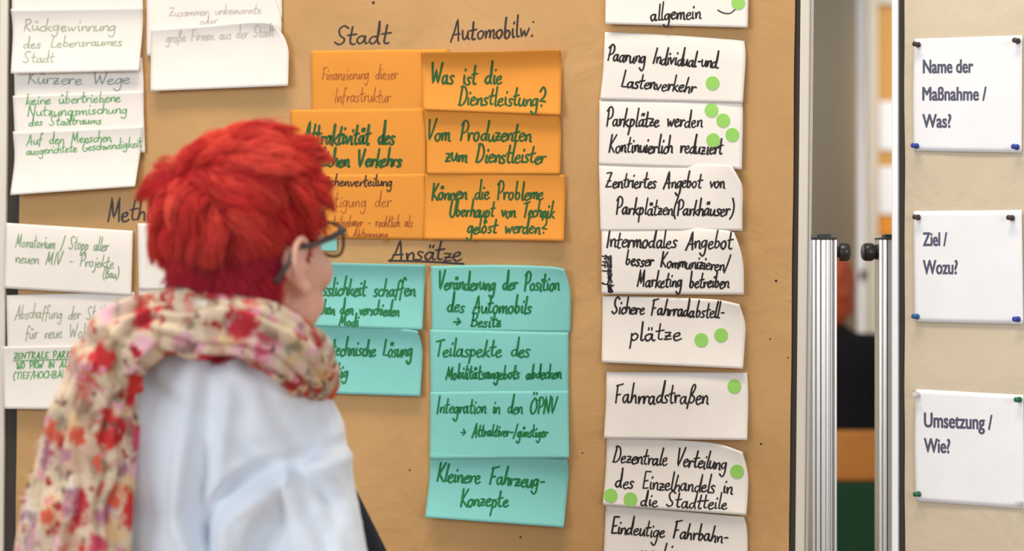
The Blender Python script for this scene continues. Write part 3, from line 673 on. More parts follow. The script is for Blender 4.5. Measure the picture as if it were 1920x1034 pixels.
def blob(parts, voxel, smooth):
    V, F = joinm(parts)
    me = bpy.data.meshes.new('tmp'); me.from_pydata([tuple(v) for v in V], [], F); me.update()
    bm = bmesh.new(); bm.from_mesh(me); bmesh.ops.remove_doubles(bm, verts=bm.verts, dist=1e-6); bmesh.ops.recalc_face_normals(bm, faces=bm.faces); bm.to_mesh(me); bm.free()
    o = bpy.data.objects.new('tmp', me); COL.objects.link(o)
    m = o.modifiers.new('r', 'REMESH'); m.mode = 'VOXEL'; m.voxel_size = voxel
    if smooth: m2 = o.modifiers.new('s', 'SMOOTH'); m2.factor = .6; m2.iterations = smooth
    bpy.context.view_layer.update()
    r = bpy.data.meshes.new_from_object(o.evaluated_get(bpy.context.evaluated_depsgraph_get()))
    n = len(r.vertices); co = np.empty(n*3); r.vertices.foreach_get('co', co); co = co.reshape(-1, 3)
    nn = np.empty(n*3); r.vertices.foreach_get('normal', nn); nn = nn.reshape(-1, 3)
    Fq = [tuple(p.vertices) for p in r.polygons]
    bpy.data.objects.remove(o); bpy.data.meshes.remove(me); bpy.data.meshes.remove(r)
    return co, nn, Fq

# ------------------------------------------------------------------ far standing person, chair
dP = 5.9
MBLK = felt('black_wool', rgb(30,28,30)); MGING = newmat('ginger_hair', rgb(176,72,30), .6)[0]
MSKIN, nt, b = newmat('skin', rgb(232,176,152), .5, spec=.35); b.inputs['Subsurface Weight'].default_value = .12; b.inputs['Subsurface Radius'].default_value = (.012,.005,.003)
b.inputs['Subsurface Scale'].default_value = 1.0; tc, no, bu = noisebump(nt, b, 350, .12, .0006); huevar(nt, b, tc, rgb(226,166,142), rgb(236,184,162), 22)
pc = W(1552, 700, dP); hx, hy = pc[0], pc[1]; zz = lambda py: fz(py, dP)
p2 = empty('person', (hx, hy, 0), 'person with ginger hair in a black jumper, seen blurred between the boards', 'person')
hz = zz(540)
parts = [ell((hx, hy, hz), (.072,.092,.10)), ell((hx, hy+.03, hz-.05), (.055,.06,.075)), ell((hx, hy+.105, hz-.03), (.014,.02,.022))]
parts += cap((hx, hy, hz-.05), (hx, hy-.01, zz(650)), .052, .06)
parts += cap((hx-.15, hy, zz(665)), (hx+.15, hy, zz(665)), .065, .065)
parts += cap((hx, hy, zz(700)), (hx, hy, .82), .12, .13)
for s in (-1, 1):
    parts += [ell((hx+s*.073, hy-.005, hz-.01), (.012,.02,.032))]
    parts += cap((hx+s*.18, hy, zz(670)), (hx+s*.22, hy+.02, .98), .055, .042)+cap((hx+s*.22, hy+.02, .98), (hx+s*.16, hy+.2, .95), .042, .03)
    hc = np.array((hx+s*.14, hy+.24, .95)); parts += [ell(hc, (.035,.045,.016))]
    for k in range(4): parts += cap(hc+np.array((s*(.02-.014*k), .035, 0)), hc+np.array((s*(.02-.014*k), .09-.006*abs(k-1), -.02)), .008, .006, 5)
    parts += cap(hc+np.array((-s*.03, 0, .005)), hc+np.array((-s*.05, .045, 0)), .010, .008, 5)
    parts += cap((hx+s*.085, hy, .84), (hx+s*.09, hy+.01, .46), .085, .055)+cap((hx+s*.09, hy+.01, .46), (hx+s*.09, hy-.01, .08), .055, .038)
    parts += [ell((hx+s*.09, hy+.05, .045), (.045,.12,.045))]
co, nn, Fq = blob(parts, .009, 3)
mk('body', co, Fq, MSKIN, p2, True)
parts = cap((hx-.155, hy, zz(668)), (hx+.155, hy, zz(668)), .078, .078)+cap((hx, hy, zz(700)), (hx, hy, .80), .165, .165)+cap((hx, hy, zz(650)), (hx, hy, zz(625)), .072, .066)
for s in (-1, 1): parts += cap((hx+s*.185, hy, zz(675)), (hx+s*.225, hy+.02, .98), .075, .06)+cap((hx+s*.225, hy+.02, .98), (hx+s*.17, hy+.18, .95), .055, .042)
co, nn, Fq = blob(parts, .012, 6); tagp(mk('jumper', co, Fq, MBLK, p2, True), 'black jumper')
parts = []
for s in (-1, 1): parts += cap((hx+s*.085, hy, .80), (hx+s*.09, hy+.01, .46), .10, .068)+cap((hx+s*.09, hy+.01, .46), (hx+s*.09, hy-.01, .10), .068, .052)
co, nn, Fq = blob(parts, .012, 4); tagp(mk('trousers', co, Fq, newmat('trouser_cloth', rgb(40,42,52), .9)[0], p2, True), 'dark trousers')
parts = [ell((hx, hy-.02, hz+.02), (.088,.095,.105)), ell((hx, hy-.05, hz-.05), (.07,.055,.085))]
for k in range(40):
    a = random.uniform(0, 6.28); parts.append(ell((hx+.06*math.cos(a), hy-.04+.05*math.sin(a), hz+random.uniform(-.06, .08)), (.022,.03,.035), None, 6))
co, nn, Fq = blob(parts, .008, 2); tagp(mk('hair', co, Fq, MGING, p2, True), 'ginger hair')
# chair in front of that person
dH = 5.3; yH = -2.6+dH; c0 = fx(1480, dH); c1 = fx(1700, dH)
MWOOD, nt, b = newmat('chair_wood', rgb(196,124,40), .45); tc = N(nt,'ShaderNodeTexCoord'); huevar(nt, b, tc, rgb(184,112,34), rgb(204,134,50), 6)
MGRN = felt('green_upholstery', rgb(40,72,50))
ce = empty('chair', ((c0+c1)/2, yH, 0), 'chair with orange wooden back rail and dark green upholstery', 'chair')
flatbox('back_rail', (c0, yH-.012, fz(902, dH)), (c1, yH+.012, fz(808, dH)), MWOOD, ce, .008)
flatbox('upholstered_back', (c0+.01, yH-.02, .50), (c1-.01, yH+.02, fz(904, dH)), MGRN, ce, .012)
flatbox('seat', (c0, yH, .42), (c1, yH+.42, .49), MGRN, ce, .02)
for x in (c0+.03, c1-.03):
    for y in (yH+.02, yH+.39):
        V, F = tube([(x, y, 0), (x, y, .43)], [.014, .018], 10); mk('leg', V, F, MWOOD, ce)

# ------------------------------------------------------------------ main person
D0 = 2.0; O = W(466, 492, D0); MMP = D0/FPX
psi, pit = math.radians(34), math.radians(16)
HS = .955
f0 = np.array([math.sin(psi), math.cos(psi), 0]); rr = np.array([math.cos(psi), -math.sin(psi), 0]); u0_ = np.array([0, 0, 1.0])
ff = f0*math.cos(pit)+u0_*math.sin(pit); uu = -f0*math.sin(pit)+u0_*math.cos(pit); HM = np.array([rr, ff, uu])
def H(r, f, u): return O+(rr*r+ff*f+uu*u)*HS
def hl(P): return (P-O) @ HM.T/HS
pe = empty('person', (O[0]+.02, O[1]+.02, 0), 'person with short bright red hair, glasses and floral scarf, seen from behind', 'person')
def HE(c, r): return ell(H(*c), tuple(q*HS for q in r), HM, 18)
ears = []
hp = [HE((0,-.004,.052),(.077,.096,.093)), HE((0,.03,-.012),(.069,.066,.085)), HE((0,.040,-.058),(.054,.050,.046)), HE((0,.072,-.088),(.022,.02,.018)),
      HE((0,-.034,-.002),(.070,.062,.082)), HE((0,.088,.035),(.05,.02,.02))]
for s in (-1, 1):
    hp += [HE((s*.043,.058,-.028),(.024,.026,.026)), HE((s*.052,.02,-.06),(.016,.035,.025)), HE((s*.03,.088,.022),(.022,.012,.008))]
hp += cap(H(0,.097,.015), H(0,.118,-.028), .008, .012)+[HE((-.009,.108,-.03),(.008,.009,.008)), HE((.009,.108,-.03),(.008,.009,.008))]
hp += [HE((0,.097,-.052),(.022,.010,.006)), HE((0,.094,-.061),(.019,.010,.007))]
nb = W(455, 700, 2.07)
hp += cap(H(0,-.022,-.02), nb, .058, .062)+cap(H(0,-.044,-.03), nb+np.array([-.02,-.015,.01]), .054, .056)
# ears: helix rim, antihelix, concha, lobe, tragus
for s in (-1, 1):
    def E(f, u, out): return H(s*(.071+out*1.15), f*1.08-.002, u*.98-.005)
    rim = catmull([E(.012,.010,.006),E(.010,.026,.012),(E(-.004,.034,.018)),E(-.019,.028,.022),E(-.025,.010,.022),E(-.021,-.010,.018),E(-.010,-.024,.012),E(.000,-.030,.008)], 5)
    for q in rim: hp.append(ell(q, (.0042,.0042,.0042), None, 5))
    ant = catmull([E(-.004,.022,.014),E(-.014,.012,.015),E(-.014,-.004,.013),E(-.006,-.014,.010)], 4)
    for q in ant: hp.append(ell(q, (.0045,.0045,.0045), None, 5))
    hp += [ell(E(-.008,.004,.006), (.010,.016,.024), HM), ell(E(-.001,-.026,.009), (.0058,.009,.010), HM), ell(E(.010,-.004,.006), (.005,.005,.007), HM)]
co, nn, Fq = blob(hp, .0024, 3)
# lower body, coarser; hidden by clothes, one mesh with the head
TX = lambda px, py, d: W(px, py, d)
bp = cap(nb+np.array([0,0,.02]), W(440,790,2.07), .06, .07)+cap(W(300,800,2.05), W(545,820,2.08), .040, .040)
bp += cap(W(420,870,2.09), W(440,1300,2.12), .085, .10)
hipz = .92; bc = W(440, 1300, 2.10)
sR = W(560,830,2.06); eR = W(610,1250,2.02); hR = eR+np.array([.10,.20,.05])
sL = W(280,790,2.02); eL = W(240,1250,2.05); hL = eL+np.array([.16,.20,.04])
for sh, el_, ha in ((sR, eR, hR), (sL, eL, hL)):
    bp += cap(sh, el_, .038, .032)+cap(el_, ha, .034, .024)
    dr = (ha-el_)/np.linalg.norm(ha-el_); hc = ha+dr*.045; sd = np.cross(dr, [0,0,1]); sd /= np.linalg.norm(sd)
    bp += [ell(hc, (.034,.045,.015), np.array([sd, dr, np.cross(sd, dr)]))]
    for k, ln in enumerate((.062,.072,.067,.052)):
        a = hc+sd*(.024-.016*k)+dr*.03; m_ = a+dr*ln*.55-np.array([0,0,.006]); bp += cap(a, m_, .0085, .008, 5)+cap(m_, a+dr*ln*.9-np.array([0,0,.03]), .008, .0065, 5)
    bp += cap(hc+sd*.03-dr*.02, hc+sd*.055+dr*.02-np.array([0,0,.008]), .011, .009, 5)
for s in (-1, 1):
    hp0 = np.array([bc[0]+s*.085, bc[1], .88]); kn = np.array([bc[0]+s*.09, bc[1]+.02, .47]); an = np.array([bc[0]+s*.09, bc[1]-.01, .08])
    bp += cap(hp0, kn, .09, .058)+cap(kn, an, .056, .038)+[ell(an+np.array([0,.06,-.038]), (.045,.12,.04))]
co2, nn2, Fq2 = blob(bp, .009, 4)
Vb = np.vstack([co, co2]); Fb = Fq+[tuple(i+len(co) for i in q) for q in Fq2]

# hairline in head space
def hairmask(L):
    r, f, u = L[:,0], L[:,1], L[:,2]
    line = np.interp(f, [-.12,-.075,-.05,-.034,-.024,.000,.006,.012,.022,.034,.044,.06,.085,.12], [-.115,-.105,-.075,-.035,.012,.036,.036,.006,-.006,.008,.03,.05,.075,.085])
    return u-line
Mscalp, nt, b = newmat('scalp_red', rgb(165,40,52), .8); tc, no, bu = noisebump(nt, b, 500, .5, .001)
body = mk('body', Vb, Fb, MSKIN, pe, True, mats=[Mscalp])
Lc = hl(co); hm = hairmask(Lc)
mi = np.zeros(len(Fb), np.int32)
for i, q in enumerate(Fq):
    if hm[list(q)].mean() > 0.002 and abs(Lc[q[0],2]) < .2 : mi[i] = 0 if (abs(Lc[q[0],0]) > .0735 and -.045 < Lc[q[0],1] < .02 and Lc[q[0],2] < .042) else 1
body.data.polygons.foreach_set('material_index', mi)
# eyes, brows (their own small parts)
MEYE = newmat('eye_white', rgb(235,232,228), .2)[0]; MIRIS = newmat('iris', rgb(70,90,100), .2)[0]; MLIP = newmat('lips', rgb(190,105,100), .45)[0]; MBROW = newmat('brow', rgb(110,60,45), .8)[0]
for s in (-1, 1):
    V, F = ell(H(s*.031,.083,.004), (.0125,.0125,.0125), HM, 12); ey = mk('eye', V, F, MEYE, pe, True)
    V, F = ell(H(s*.031,.0925,.006), (.0055,.0035,.0055), HM, 8); mk('iris', V, F, MIRIS, ey, True)
    V, F = tube(catmull([H(s*.016,.104,.026),H(s*.032,.102,.031),H(s*.050,.090,.026)], 5), .0025, 6); mk('eyebrow', V, F, MBROW, pe, True)
V, F = joinm([tube(catmull([H(-.022,.098,-.055),H(-.008,.107,-.051),H(0,.107,-.053),H(.008,.107,-.051),H(.022,.098,-.055)], 4), .0035, 8), tube(catmull([H(-.020,.098,-.058),H(0,.106,-.062),H(.020,.098,-.058)], 5), .004, 8)])
mk('lips', V, F, MLIP, pe, True)

# ---- hair strands
tri = []; 
for q in Fq:
    if len(q) == 4: tri += [(q[0],q[1],q[2]),(q[0],q[2],q[3])]
    else: tri.append(q)
tri = np.array(tri); Lm = Lc[tri].mean(1); keep = (hm[tri].mean(1) > 0)&(np.abs(Lc[tri][:,:,0]).max(1) < .085)&~((np.abs(Lm[:,0]) > .0735)&(Lm[:,1] > -.045)&(Lm[:,1] < .02)&(Lm[:,2] < .042))
tri = tri[keep]
A3 = co[tri]; ar = np.linalg.norm(np.cross(A3[:,1]-A3[:,0], A3[:,2]-A3[:,0]), axis=1)
Lt = Lc[tri].mean(1); wgt = ar*np.where(Lt[:,2] > .02, 1.0, 1.25); wgt /= wgt.sum()
NS = 30000; rng = np.random.default_rng(5)
idx = rng.choice(len(tri), NS, p=wgt); u1 = rng.random(NS); u2 = rng.random(NS); fl = u1+u2 > 1; u1[fl] = 1-u1[fl]; u2[fl] = 1-u2[fl]
root = A3[idx,0]+(A3[idx,1]-A3[idx,0])*u1[:,None]+(A3[idx,2]-A3[idx,0])*u2[:,None]
nrm = nn[tri[idx]].mean(1); nrm /= np.linalg.norm(nrm, axis=1)[:,None]
RL = hl(root); NL = nrm @ HM.T                         # head-space
def sstep(x, a, b): t = np.clip((x-a)/(b-a), 0, 1); return t*t*(3-2*t)
crown = np.array([-.005, -.062, .118])
tline = .052+.010*np.sin(RL[:,0]*60+1)-.012*sstep(RL[:,1], -.02, .05); top = sstep(RL[:,2], tline-.012, tline+.028)          # 1 = long top
def vnoise(P, sc, seed):
    q = P*sc+seed; return np.array([[noise.noise(Vector(p)), noise.noise(Vector(p)+Vector((31,7,3))), noise.noise(Vector(p)+Vector((5,17,41)))] for p in q])
# clumps
NC = 520; cidx = rng.choice(NS, NC, replace=False); CR = RL[cidx]
near = np.empty(NS, int)
for a in range(0, NS, 3000): near[a:a+3000] = ((RL[a:a+3000,None]-CR[None])**2).sum(2).argmin(1)
cn = vnoise(CR, 16.0, 3.3)*1.1+vnoise(CR, 40.0, 9.1)*.7; crnd = rng.normal(0, 1, (NC, 3)); clen = rng.uniform(.65, 1.3, NC)
def grow(R0, N0, tp, ln, jit, cnoi):
    K = 7; P = [R0]; away = R0-crown; away -= N0*(away*N0).sum(1)[:,None]; away /= np.linalg.norm(away, axis=1)[:,None]+1e-6
    fwd = np.array([[.05, 1, .10]]); down = np.array([[0, -.12, -1.0]])
    frontness = sstep(R0[:,1], -.04, .06)[:,None]
    flow = away*(1-.45*frontness)+fwd*(.75*frontness)
    flow_s = down*.9+away*.4
    p = R0.copy()
    for k in range(1, K):
        t = k/(K-1)
        lift = .95-1.5*t+.75*sstep(R0[:,2], .09, .15)[:,None]*(1-.5*t)
        dT = N0*lift+flow*(.35+1.15*t)+np.array([[0,0,-.35*t]])+cnoi*1.15+jit*.2
        dS = N0*(.55-.25*t)+flow_s*.7+jit*.30+cnoi*.25
        dd = dT*tp[:,None]+dS*(1-tp[:,None]); dd /= np.linalg.norm(dd, axis=1)[:,None]
        p = p+dd*(ln/(K-1))[:,None]; P.append(p.copy())
    return np.stack(P, 1)
jit = rng.normal(0, 1, (NS, 3))
nape = sstep(-RL[:,2], .02, .09)
ln = (.018-.009*nape)*(1-top)+(.056)*top; ln = ln*rng.uniform(.75, 1.15, NS)*clen[near]
ln *= 1-.25*sstep(RL[:,1], .02, .09)*top*0
ctop = top[cidx]; cln = ((.016)*(1-ctop)+.056*ctop)*clen
PS = grow(RL, NL, top, ln, jit, cn[near]); PC = grow(CR, NL[cidx], ctop, cln, crnd*.6, cn)
tt = np.linspace(0, 1, 7)[None,:,None]
off = (RL-CR[near])[:,None,:]
cl = PC[near]+off*(1-.80*tt)
mixw = (tt**.9)*.88*(.25+.75*top[:,None,None])
stray = (rng.random(NS) < .06)[:,None,None]
mixw = np.where(stray, mixw*.25, mixw)
PS = PS*(1-mixw)+cl*mixw
PWd = O+PS @ HM*HS
# 3-sided strands
K = 7; T = np.gradient(PWd, axis=1); T /= np.linalg.norm(T, axis=2)[...,None]+1e-9
sd = np.cross(T, np.array([.3,-.9,.31])); sd /= np.linalg.norm(sd, axis=2)[...,None]+1e-9; up_ = np.cross(sd, T)
rad = (np.where(top > .5, .00042, .00030)[:,None]*np.array([1,1,1,.95,.85,.6,.15])[None])[...,None]
ring = [PWd+rad*(sd*math.cos(a)+up_*math.sin(a)) for a in (0, 2.094, 4.189)]
HV = np.stack(ring, 2).reshape(-1, 3)
base = (np.arange(NS)*K*3)[:,None,None]; kk = (np.arange(K-1)*3)[None,:,None]; jj = np.arange(3)[None,None,:]; j2 = (jj+1) % 3
HF = np.stack([base+kk+jj+0*j2, base+kk+j2, base+kk+3+j2, base+kk+3+jj], -1).reshape(-1, 4)
me = bpy.data.meshes.new('hair'); org = np.array(pe['_org'])
me.vertices.add(len(HV)); me.vertices.foreach_set('co', (HV-org).astype(np.float32).ravel())
me.loops.add(HF.size); me.loops.foreach_set('vertex_index', HF.astype(np.int32).ravel())
me.polygons.add(len(HF)); me.polygons.foreach_set('loop_start', np.arange(0, HF.size, 4, dtype=np.int32))
me.update(calc_edges=True)
# dye varies by lock: orange-red ends on top, crimson below, a grown-out dark patch at the back
mixv = np.clip(.45+.32*crnd[near,1]+.12*rng.normal(0,1,NS), 0, 1)[:,None]
cA = np.array(rgb(204,30,40)[:3]); cB = np.array(rgb(246,92,70)[:3]); cC = np.array(rgb(196,44,68)[:3]); cD = np.array(rgb(130,60,46)[:3])
ct = cA*(1-mixv)+cB*mixv; cs = cC*(1-mixv*.6)+cA*mixv*.6
tb = sstep(RL[:,2], .01, .07)[:,None]; colr = ct*tb+cs*(1-tb)
patch = np.exp(-(((RL-np.array([.03,-.09,.045]))/np.array([.018,.03,.022]))**2).sum(1))[:,None]*.7
colr = colr*(1-patch)+cD*patch
cv = np.repeat(colr[:,None,:], K, 1); tipw = tt*.25
cv = cv*(1-tipw)+cB*tipw*tb[:,None,:]+cv*tipw*(1-tb[:,None,:])
ca_ = me.color_attributes.new('dye', 'FLOAT_COLOR', 'POINT')
c4 = np.ones((NS*K*3, 4), np.float32); c4[:,:3] = np.repeat(cv.reshape(-1, 3), 3, 0); ca_.data.foreach_set('color', c4.ravel())
MHAIR, nt, b = newmat('red_hair', (1,0,0,1), .55, spec=.25); at = N(nt, 'ShaderNodeAttribute', attribute_name='dye'); nt.links.new(at.outputs['Color'], b.inputs['Base Color'])
me.materials.append(MHAIR); me.polygons.foreach_set('use_smooth', [True]*len(me.polygons))
ho = bpy.data.objects.new('hair', me); COL.objects.link(ho); ho.parent = pe; tagp(ho, 'short bright red hair, longer on top', kind='stuff')

# ---- glasses (parts: front rim, temples, lenses)
MGF = newmat('spectacle_frame', rgb(52,36,38), .3)[0]
def lens_loop(s):
    L = [(.008,.016),(.030,.020),(.054,.017),(.061,.010),(.059,-.008),(.048,-.021),(.028,-.022),(.012,-.012)]
    return catmull([H(s*x, .110-.10*x*x/.06*1.0-.0*y, y) for x, y in L], 5, True)
gl = None
rims = []
for s in (-1, 1):
    lp = lens_loop(s); rims.append(tube(lp, .0018, 8, True))
rims.append(tube(catmull([H(-.009,.110,.010),H(0,.114,.012),H(.009,.110,.010)], 5), .0014, 8))
V, F = joinm(rims); gl = mk('glasses', V, F, MGF, pe, True); tagp(gl, 'glasses with dark thin frames')
for s in (-1, 1):
    lp = lens_loop(s); c = lp.mean(0); V = [c]+list(lp); n = len(lp); F = [(0, 1+k, 1+(k+1) % n) for k in range(n)]
    tagp(mk('lens', V, F, MGLASS, gl, True), 'clear lens')
    P = catmull([H(s*.060,.104,.012),H(s*.0715,.092,.012),H(s*.078,.045,.012),H(s*.0860,.012,.016),H(s*.0885,-.012,.018),H(s*(.087+.005*s),-.036,.007),H(s*(.081+.009*s),-.058,-.008)], 7)
    V, F = tube(P, np.interp(np.linspace(0,1,len(P)), [0,.12,.3,.7,1],[.0044,.0042,.0034,.0030,.0034]), 8); mk('temple_arm', V, F, MGF, gl, True)

# ---- clothes
def cloth_mat(name, c1, c2, sc=90):
    m, nt, b = newmat(name, c1, .85, spec=.15); tc, no, bu = noisebump(nt, b, 900, .35, .0006); huevar(nt, b, tc, c1, c2, 12); 
    b.inputs['Sheen Weight'].default_value = .25; return m
MSHIRT = cloth_mat('pale_blue_knit', rgb(226,232,242), rgb(232,238,246)); MNAVY = cloth_mat('navy_cloth', rgb(30,30,44), rgb(35,36,50)); MNAVY.node_tree.nodes['Principled BSDF'].inputs['Sheen Weight'].default_value = 0
sp = []
sp += cap(W(300,790,2.02), W(545,810,2.06), .062, .062)
sp += cap(W(390,725,2.02), W(470,720,2.03), .072, .070)+cap(W(380,670,2.02), W(500,680,2.04), .05, .045)
sp += [ell(W(405,800,2.04), (.125,.085,.09))]
sp += [ell(W(400,860,2.055), (.125,.105,.15)), ell(W(405,1000,2.07), (.130,.115,.17)), ell(W(420,1180,2.09), (.135,.12,.20))]
sp += cap(W(548,815,2.05), W(598,1060,2.02), .062, .058)+cap(W(598,1060,2.02), eR, .058, .048)+cap(eR, hR, .048, .034)
sp += cap(sL, eL, .055, .045)+cap(eL, hL, .045, .034)
sp += cap(W(565,860,2.10), W(590,1120,2.14), .05, .07)
# fold ridges (paths in the cloth): shoulder seam, sleeve creases, back pulls
def ridge(pts, r):
    out = []
    for q in catmull([W(*p) for p in pts], 8): out.append(ell(q, (r, r, r), None, 6))
    return out
co, nn, Fq = blob(sp, .005, 8)
# fold displacement: sharp-edged pulls along pixel-free world curves
def seg_fold(P, curve, wid, amp, sharp=1.0):
    C = catmull([np.array(c) for c in curve], 10); best = np.full(len(P), 1e9); sgn = np.zeros(len(P)); tpar = np.zeros(len(P))
    P2 = P[:,[0,2]]; C2 = C[:,[0,2]]
    for i in range(len(C)-1):
        a = C2[i]; d = C2[i+1]-a; L2 = d @ d; t = np.clip(((P2-a) @ d)/L2, 0, 1); q = P2-(a+t[:,None]*d); ds = np.linalg.norm(q, axis=1)
        m = ds < best; best[m] = ds[m]; sgn[m] = (q[m,0]*d[1]-q[m,1]*d[0])/math.sqrt(L2); tpar[m] = ((i+t)/(len(C)-1))[m]
    env = np.sin(np.clip(tpar, .04, .96)*math.pi)**.5
    x = sgn/wid
    return amp*env*np.exp(-x*x)-.25*amp*env*np.exp(-((np.abs(x)-2.0)/.8)**2)
def w3(*p): return W(*p)
folds = [([(397,800),(392,850),(384,920),(380,967),(392,1000),(410,1060)], .010, -.015),
         ([(362,740),(358,820),(350,900),(345,1000),(345,1060)], .018, .008),
         ([(545,864),(500,878),(455,905),(418,942),(398,985),(400,1050)], .008, -.014),
         ([(575,890),(500,925),(455,970),(430,1060)], .019, .012),
         ([(458,699),(497,798),(537,868),(557,967),(567,1060)], .010, .006),
         ([(537,868),(587,900),(622,943),(640,1000)], .008, -.007),
         ([(520,960),(500,1000),(490,1070)], .010, -.006),
         ([(590,960),(612,1000),(628,1060)], .008, -.007),
         ([(300,760),(285,860),(280,1000),(285,1060)], .016, .006),
         ([(440,730),(425,800),(420,860)], .012, .004)]
folds = [([w3(x, y, 2.0) for x, y in c], a, b) for c, a, b in folds]
disp = np.zeros(len(co))
for c_, wd_, am in folds: disp += seg_fold(co, c_, wd_, am*1.5)
disp += .0022*np.array([noise.noise(Vector((p[0]*9, p[1]*9, p[2]*4.5))) for p in co])
back = np.clip((-nn[:,1])*1.3+.3, 0, 1)
co = co+nn*(disp*back)[:,None]
Ccut = np.array([.0])
tagp(mk('cardigan', co, Fq, MSHIRT, pe, True), 'pale grey-blue knitted cardigan')
np_ = []
np_ += [ell(W(628,1120,2.16), (.062,.09,.13))]+cap(W(560,900,2.2), W(610,1100,2.2), .06, .09)+[ell(W(560,1300,2.16), (.10,.10,.12))]
np_ += cap(W(470,760,2.12), W(520,1000,2.17), .06, .09)
co, nn, Fq = blob(np_, .006, 8); tagp(mk('dark_top', co, Fq, MNAVY, pe, True), 'dark navy top showing past the cardigan')
tp_ = []
for s in (-1, 1):
    hp0 = np.array([bc[0]+s*.085, bc[1], .90]); kn = np.array([bc[0]+s*.09, bc[1]+.02, .47]); an = np.array([bc[0]+s*.09, bc[1]-.01, .10])
    tp_ += cap(hp0, kn, .105, .07)+cap(kn, an, .07, .052)
co, nn, Fq = blob(tp_, .01, 5); tagp(mk('trousers', co, Fq, MNAVY, pe, True), 'dark trousers')

# ---- scarf
MSC, nt, b = newmat('floral_scarf', rgb(228,205,178), .85, spec=.1)
tc = N(nt,'ShaderNodeTexCoord'); mp = N(nt,'ShaderNodeMapping'); nt.links.new(tc.outputs['Object'], mp.inputs[0])
dn = N(nt,'ShaderNodeTexNoise'); dn.inputs['Scale'].default_value = 38; dn.inputs['Detail'].default_value = 3
nt.links.new(mp.outputs[0], dn.inputs['Vector'])
va = N(nt,'ShaderNodeVectorMath', operation='SCALE'); va.inputs['Scale'].default_value = .052
dn.inputs['Detail'].default_value = 5; dn.inputs['Roughness'].default_value = .62
vs = N(nt,'ShaderNodeVectorMath', operation='SUBTRACT'); vs.inputs[1].default_value = (.5,.5,.5)
nt.links.new(dn.outputs['Color'], vs.inputs[0]); nt.links.new(vs.outputs[0], va.inputs[0])
vd = N(nt,'ShaderNodeVectorMath', operation='ADD'); nt.links.new(mp.outputs[0], vd.inputs[0]); nt.links.new(va.outputs[0], vd.inputs[1])
def flower_layer(prev, scale, lo, hi, cols, seed, pick=.55):
    sh = N(nt,'ShaderNodeMapping'); sh.inputs['Location'].default_value = (seed, seed*1.7, seed*.6); sh.inputs['Scale'].default_value = (1.15,1.15,.80)
    nt.links.new(vd.outputs[0], sh.inputs[0])
    vo = N(nt,'ShaderNodeTexVoronoi'); vo.inputs['Scale'].default_value = scale; nt.links.new(sh.outputs[0], vo.inputs['Vector'])
    r1 = N(nt,'ShaderNodeValToRGB'); r1.color_ramp.elements[0].position = lo; r1.color_ramp.elements[1].position = hi
    r1.color_ramp.elements[0].color = (1,1,1,1); r1.color_ramp.elements[1].color = (0,0,0,1); nt.links.new(vo.outputs['Distance'], r1.inputs[0])
    sep = N(nt,'ShaderNodeSeparateColor'); nt.links.new(vo.outputs['Color'], sep.inputs[0])
    gt = N(nt,'ShaderNodeMath', operation='LESS_THAN'); gt.inputs[1].default_value = pick; nt.links.new(sep.outputs[0], gt.inputs[0])
    mu = N(nt,'ShaderNodeMath', operation='MULTIPLY'); nt.links.new(r1.outputs[0], mu.inputs[0]); nt.links.new(gt.outputs[0], mu.inputs[1])
    cr_ = N(nt,'ShaderNodeValToRGB'); cr_.color_ramp.interpolation = 'CONSTANT'
    while len(cr_.color_ramp.elements) < len(cols): cr_.color_ramp.elements.new(.5)
    for i, c in enumerate(cols): cr_.color_ramp.elements[i].position = i/len(cols); cr_.color_ramp.elements[i].color = c
    nt.links.new(sep.outputs[1], cr_.inputs[0])
    mx_ = N(nt,'ShaderNodeMix', data_type='RGBA'); nt.links.new(mu.outputs[0], mx_.inputs[0]); nt.links.new(prev, mx_.inputs[6]); nt.links.new(cr_.outputs[0], mx_.inputs[7])
    return mx_.outputs[2]
bc_ = N(nt,'ShaderNodeRGB'); bc_.outputs[0].default_value = rgb(218,196,168)
c_ = flower_layer(bc_.outputs[0], 30, .34, .62, [rgb(232,180,190), rgb(226,190,140), rgb(200,165,140), rgb(234,220,204)], .3, .8)
c_ = flower_layer(c_, 42, .28, .58, [rgb(160,130,110), rgb(150,140,115), rgb(176,120,140), rgb(140,110,100)], 1.7, .62)
c_ = flower_layer(c_, 27, .36, .54, [rgb(200,58,56), rgb(212,96,74), rgb(206,84,104), rgb(186,52,62)], 2.9, .66)
c_ = flower_layer(c_, 70, .30, .42, [rgb(170,45,50), rgb(120,90,80), rgb(226,150,170)], 4.1, .38)
nt.links.new(c_, b.inputs['Base Color'])
no = N(nt,'ShaderNodeTexNoise'); no.inputs['Scale'].default_value = 60; no.inputs['Detail'].default_value = 5
bu = N(nt,'ShaderNodeBump'); bu.inputs['Strength'].default_value = .5; bu.inputs['Distance'].default_value = .006
nt.links.new(tc.outputs['Object'], no.inputs['Vector']); nt.links.new(no.outputs[0], bu.inputs['Height']); nt.links.new(bu.outputs[0], b.inputs['Normal'])
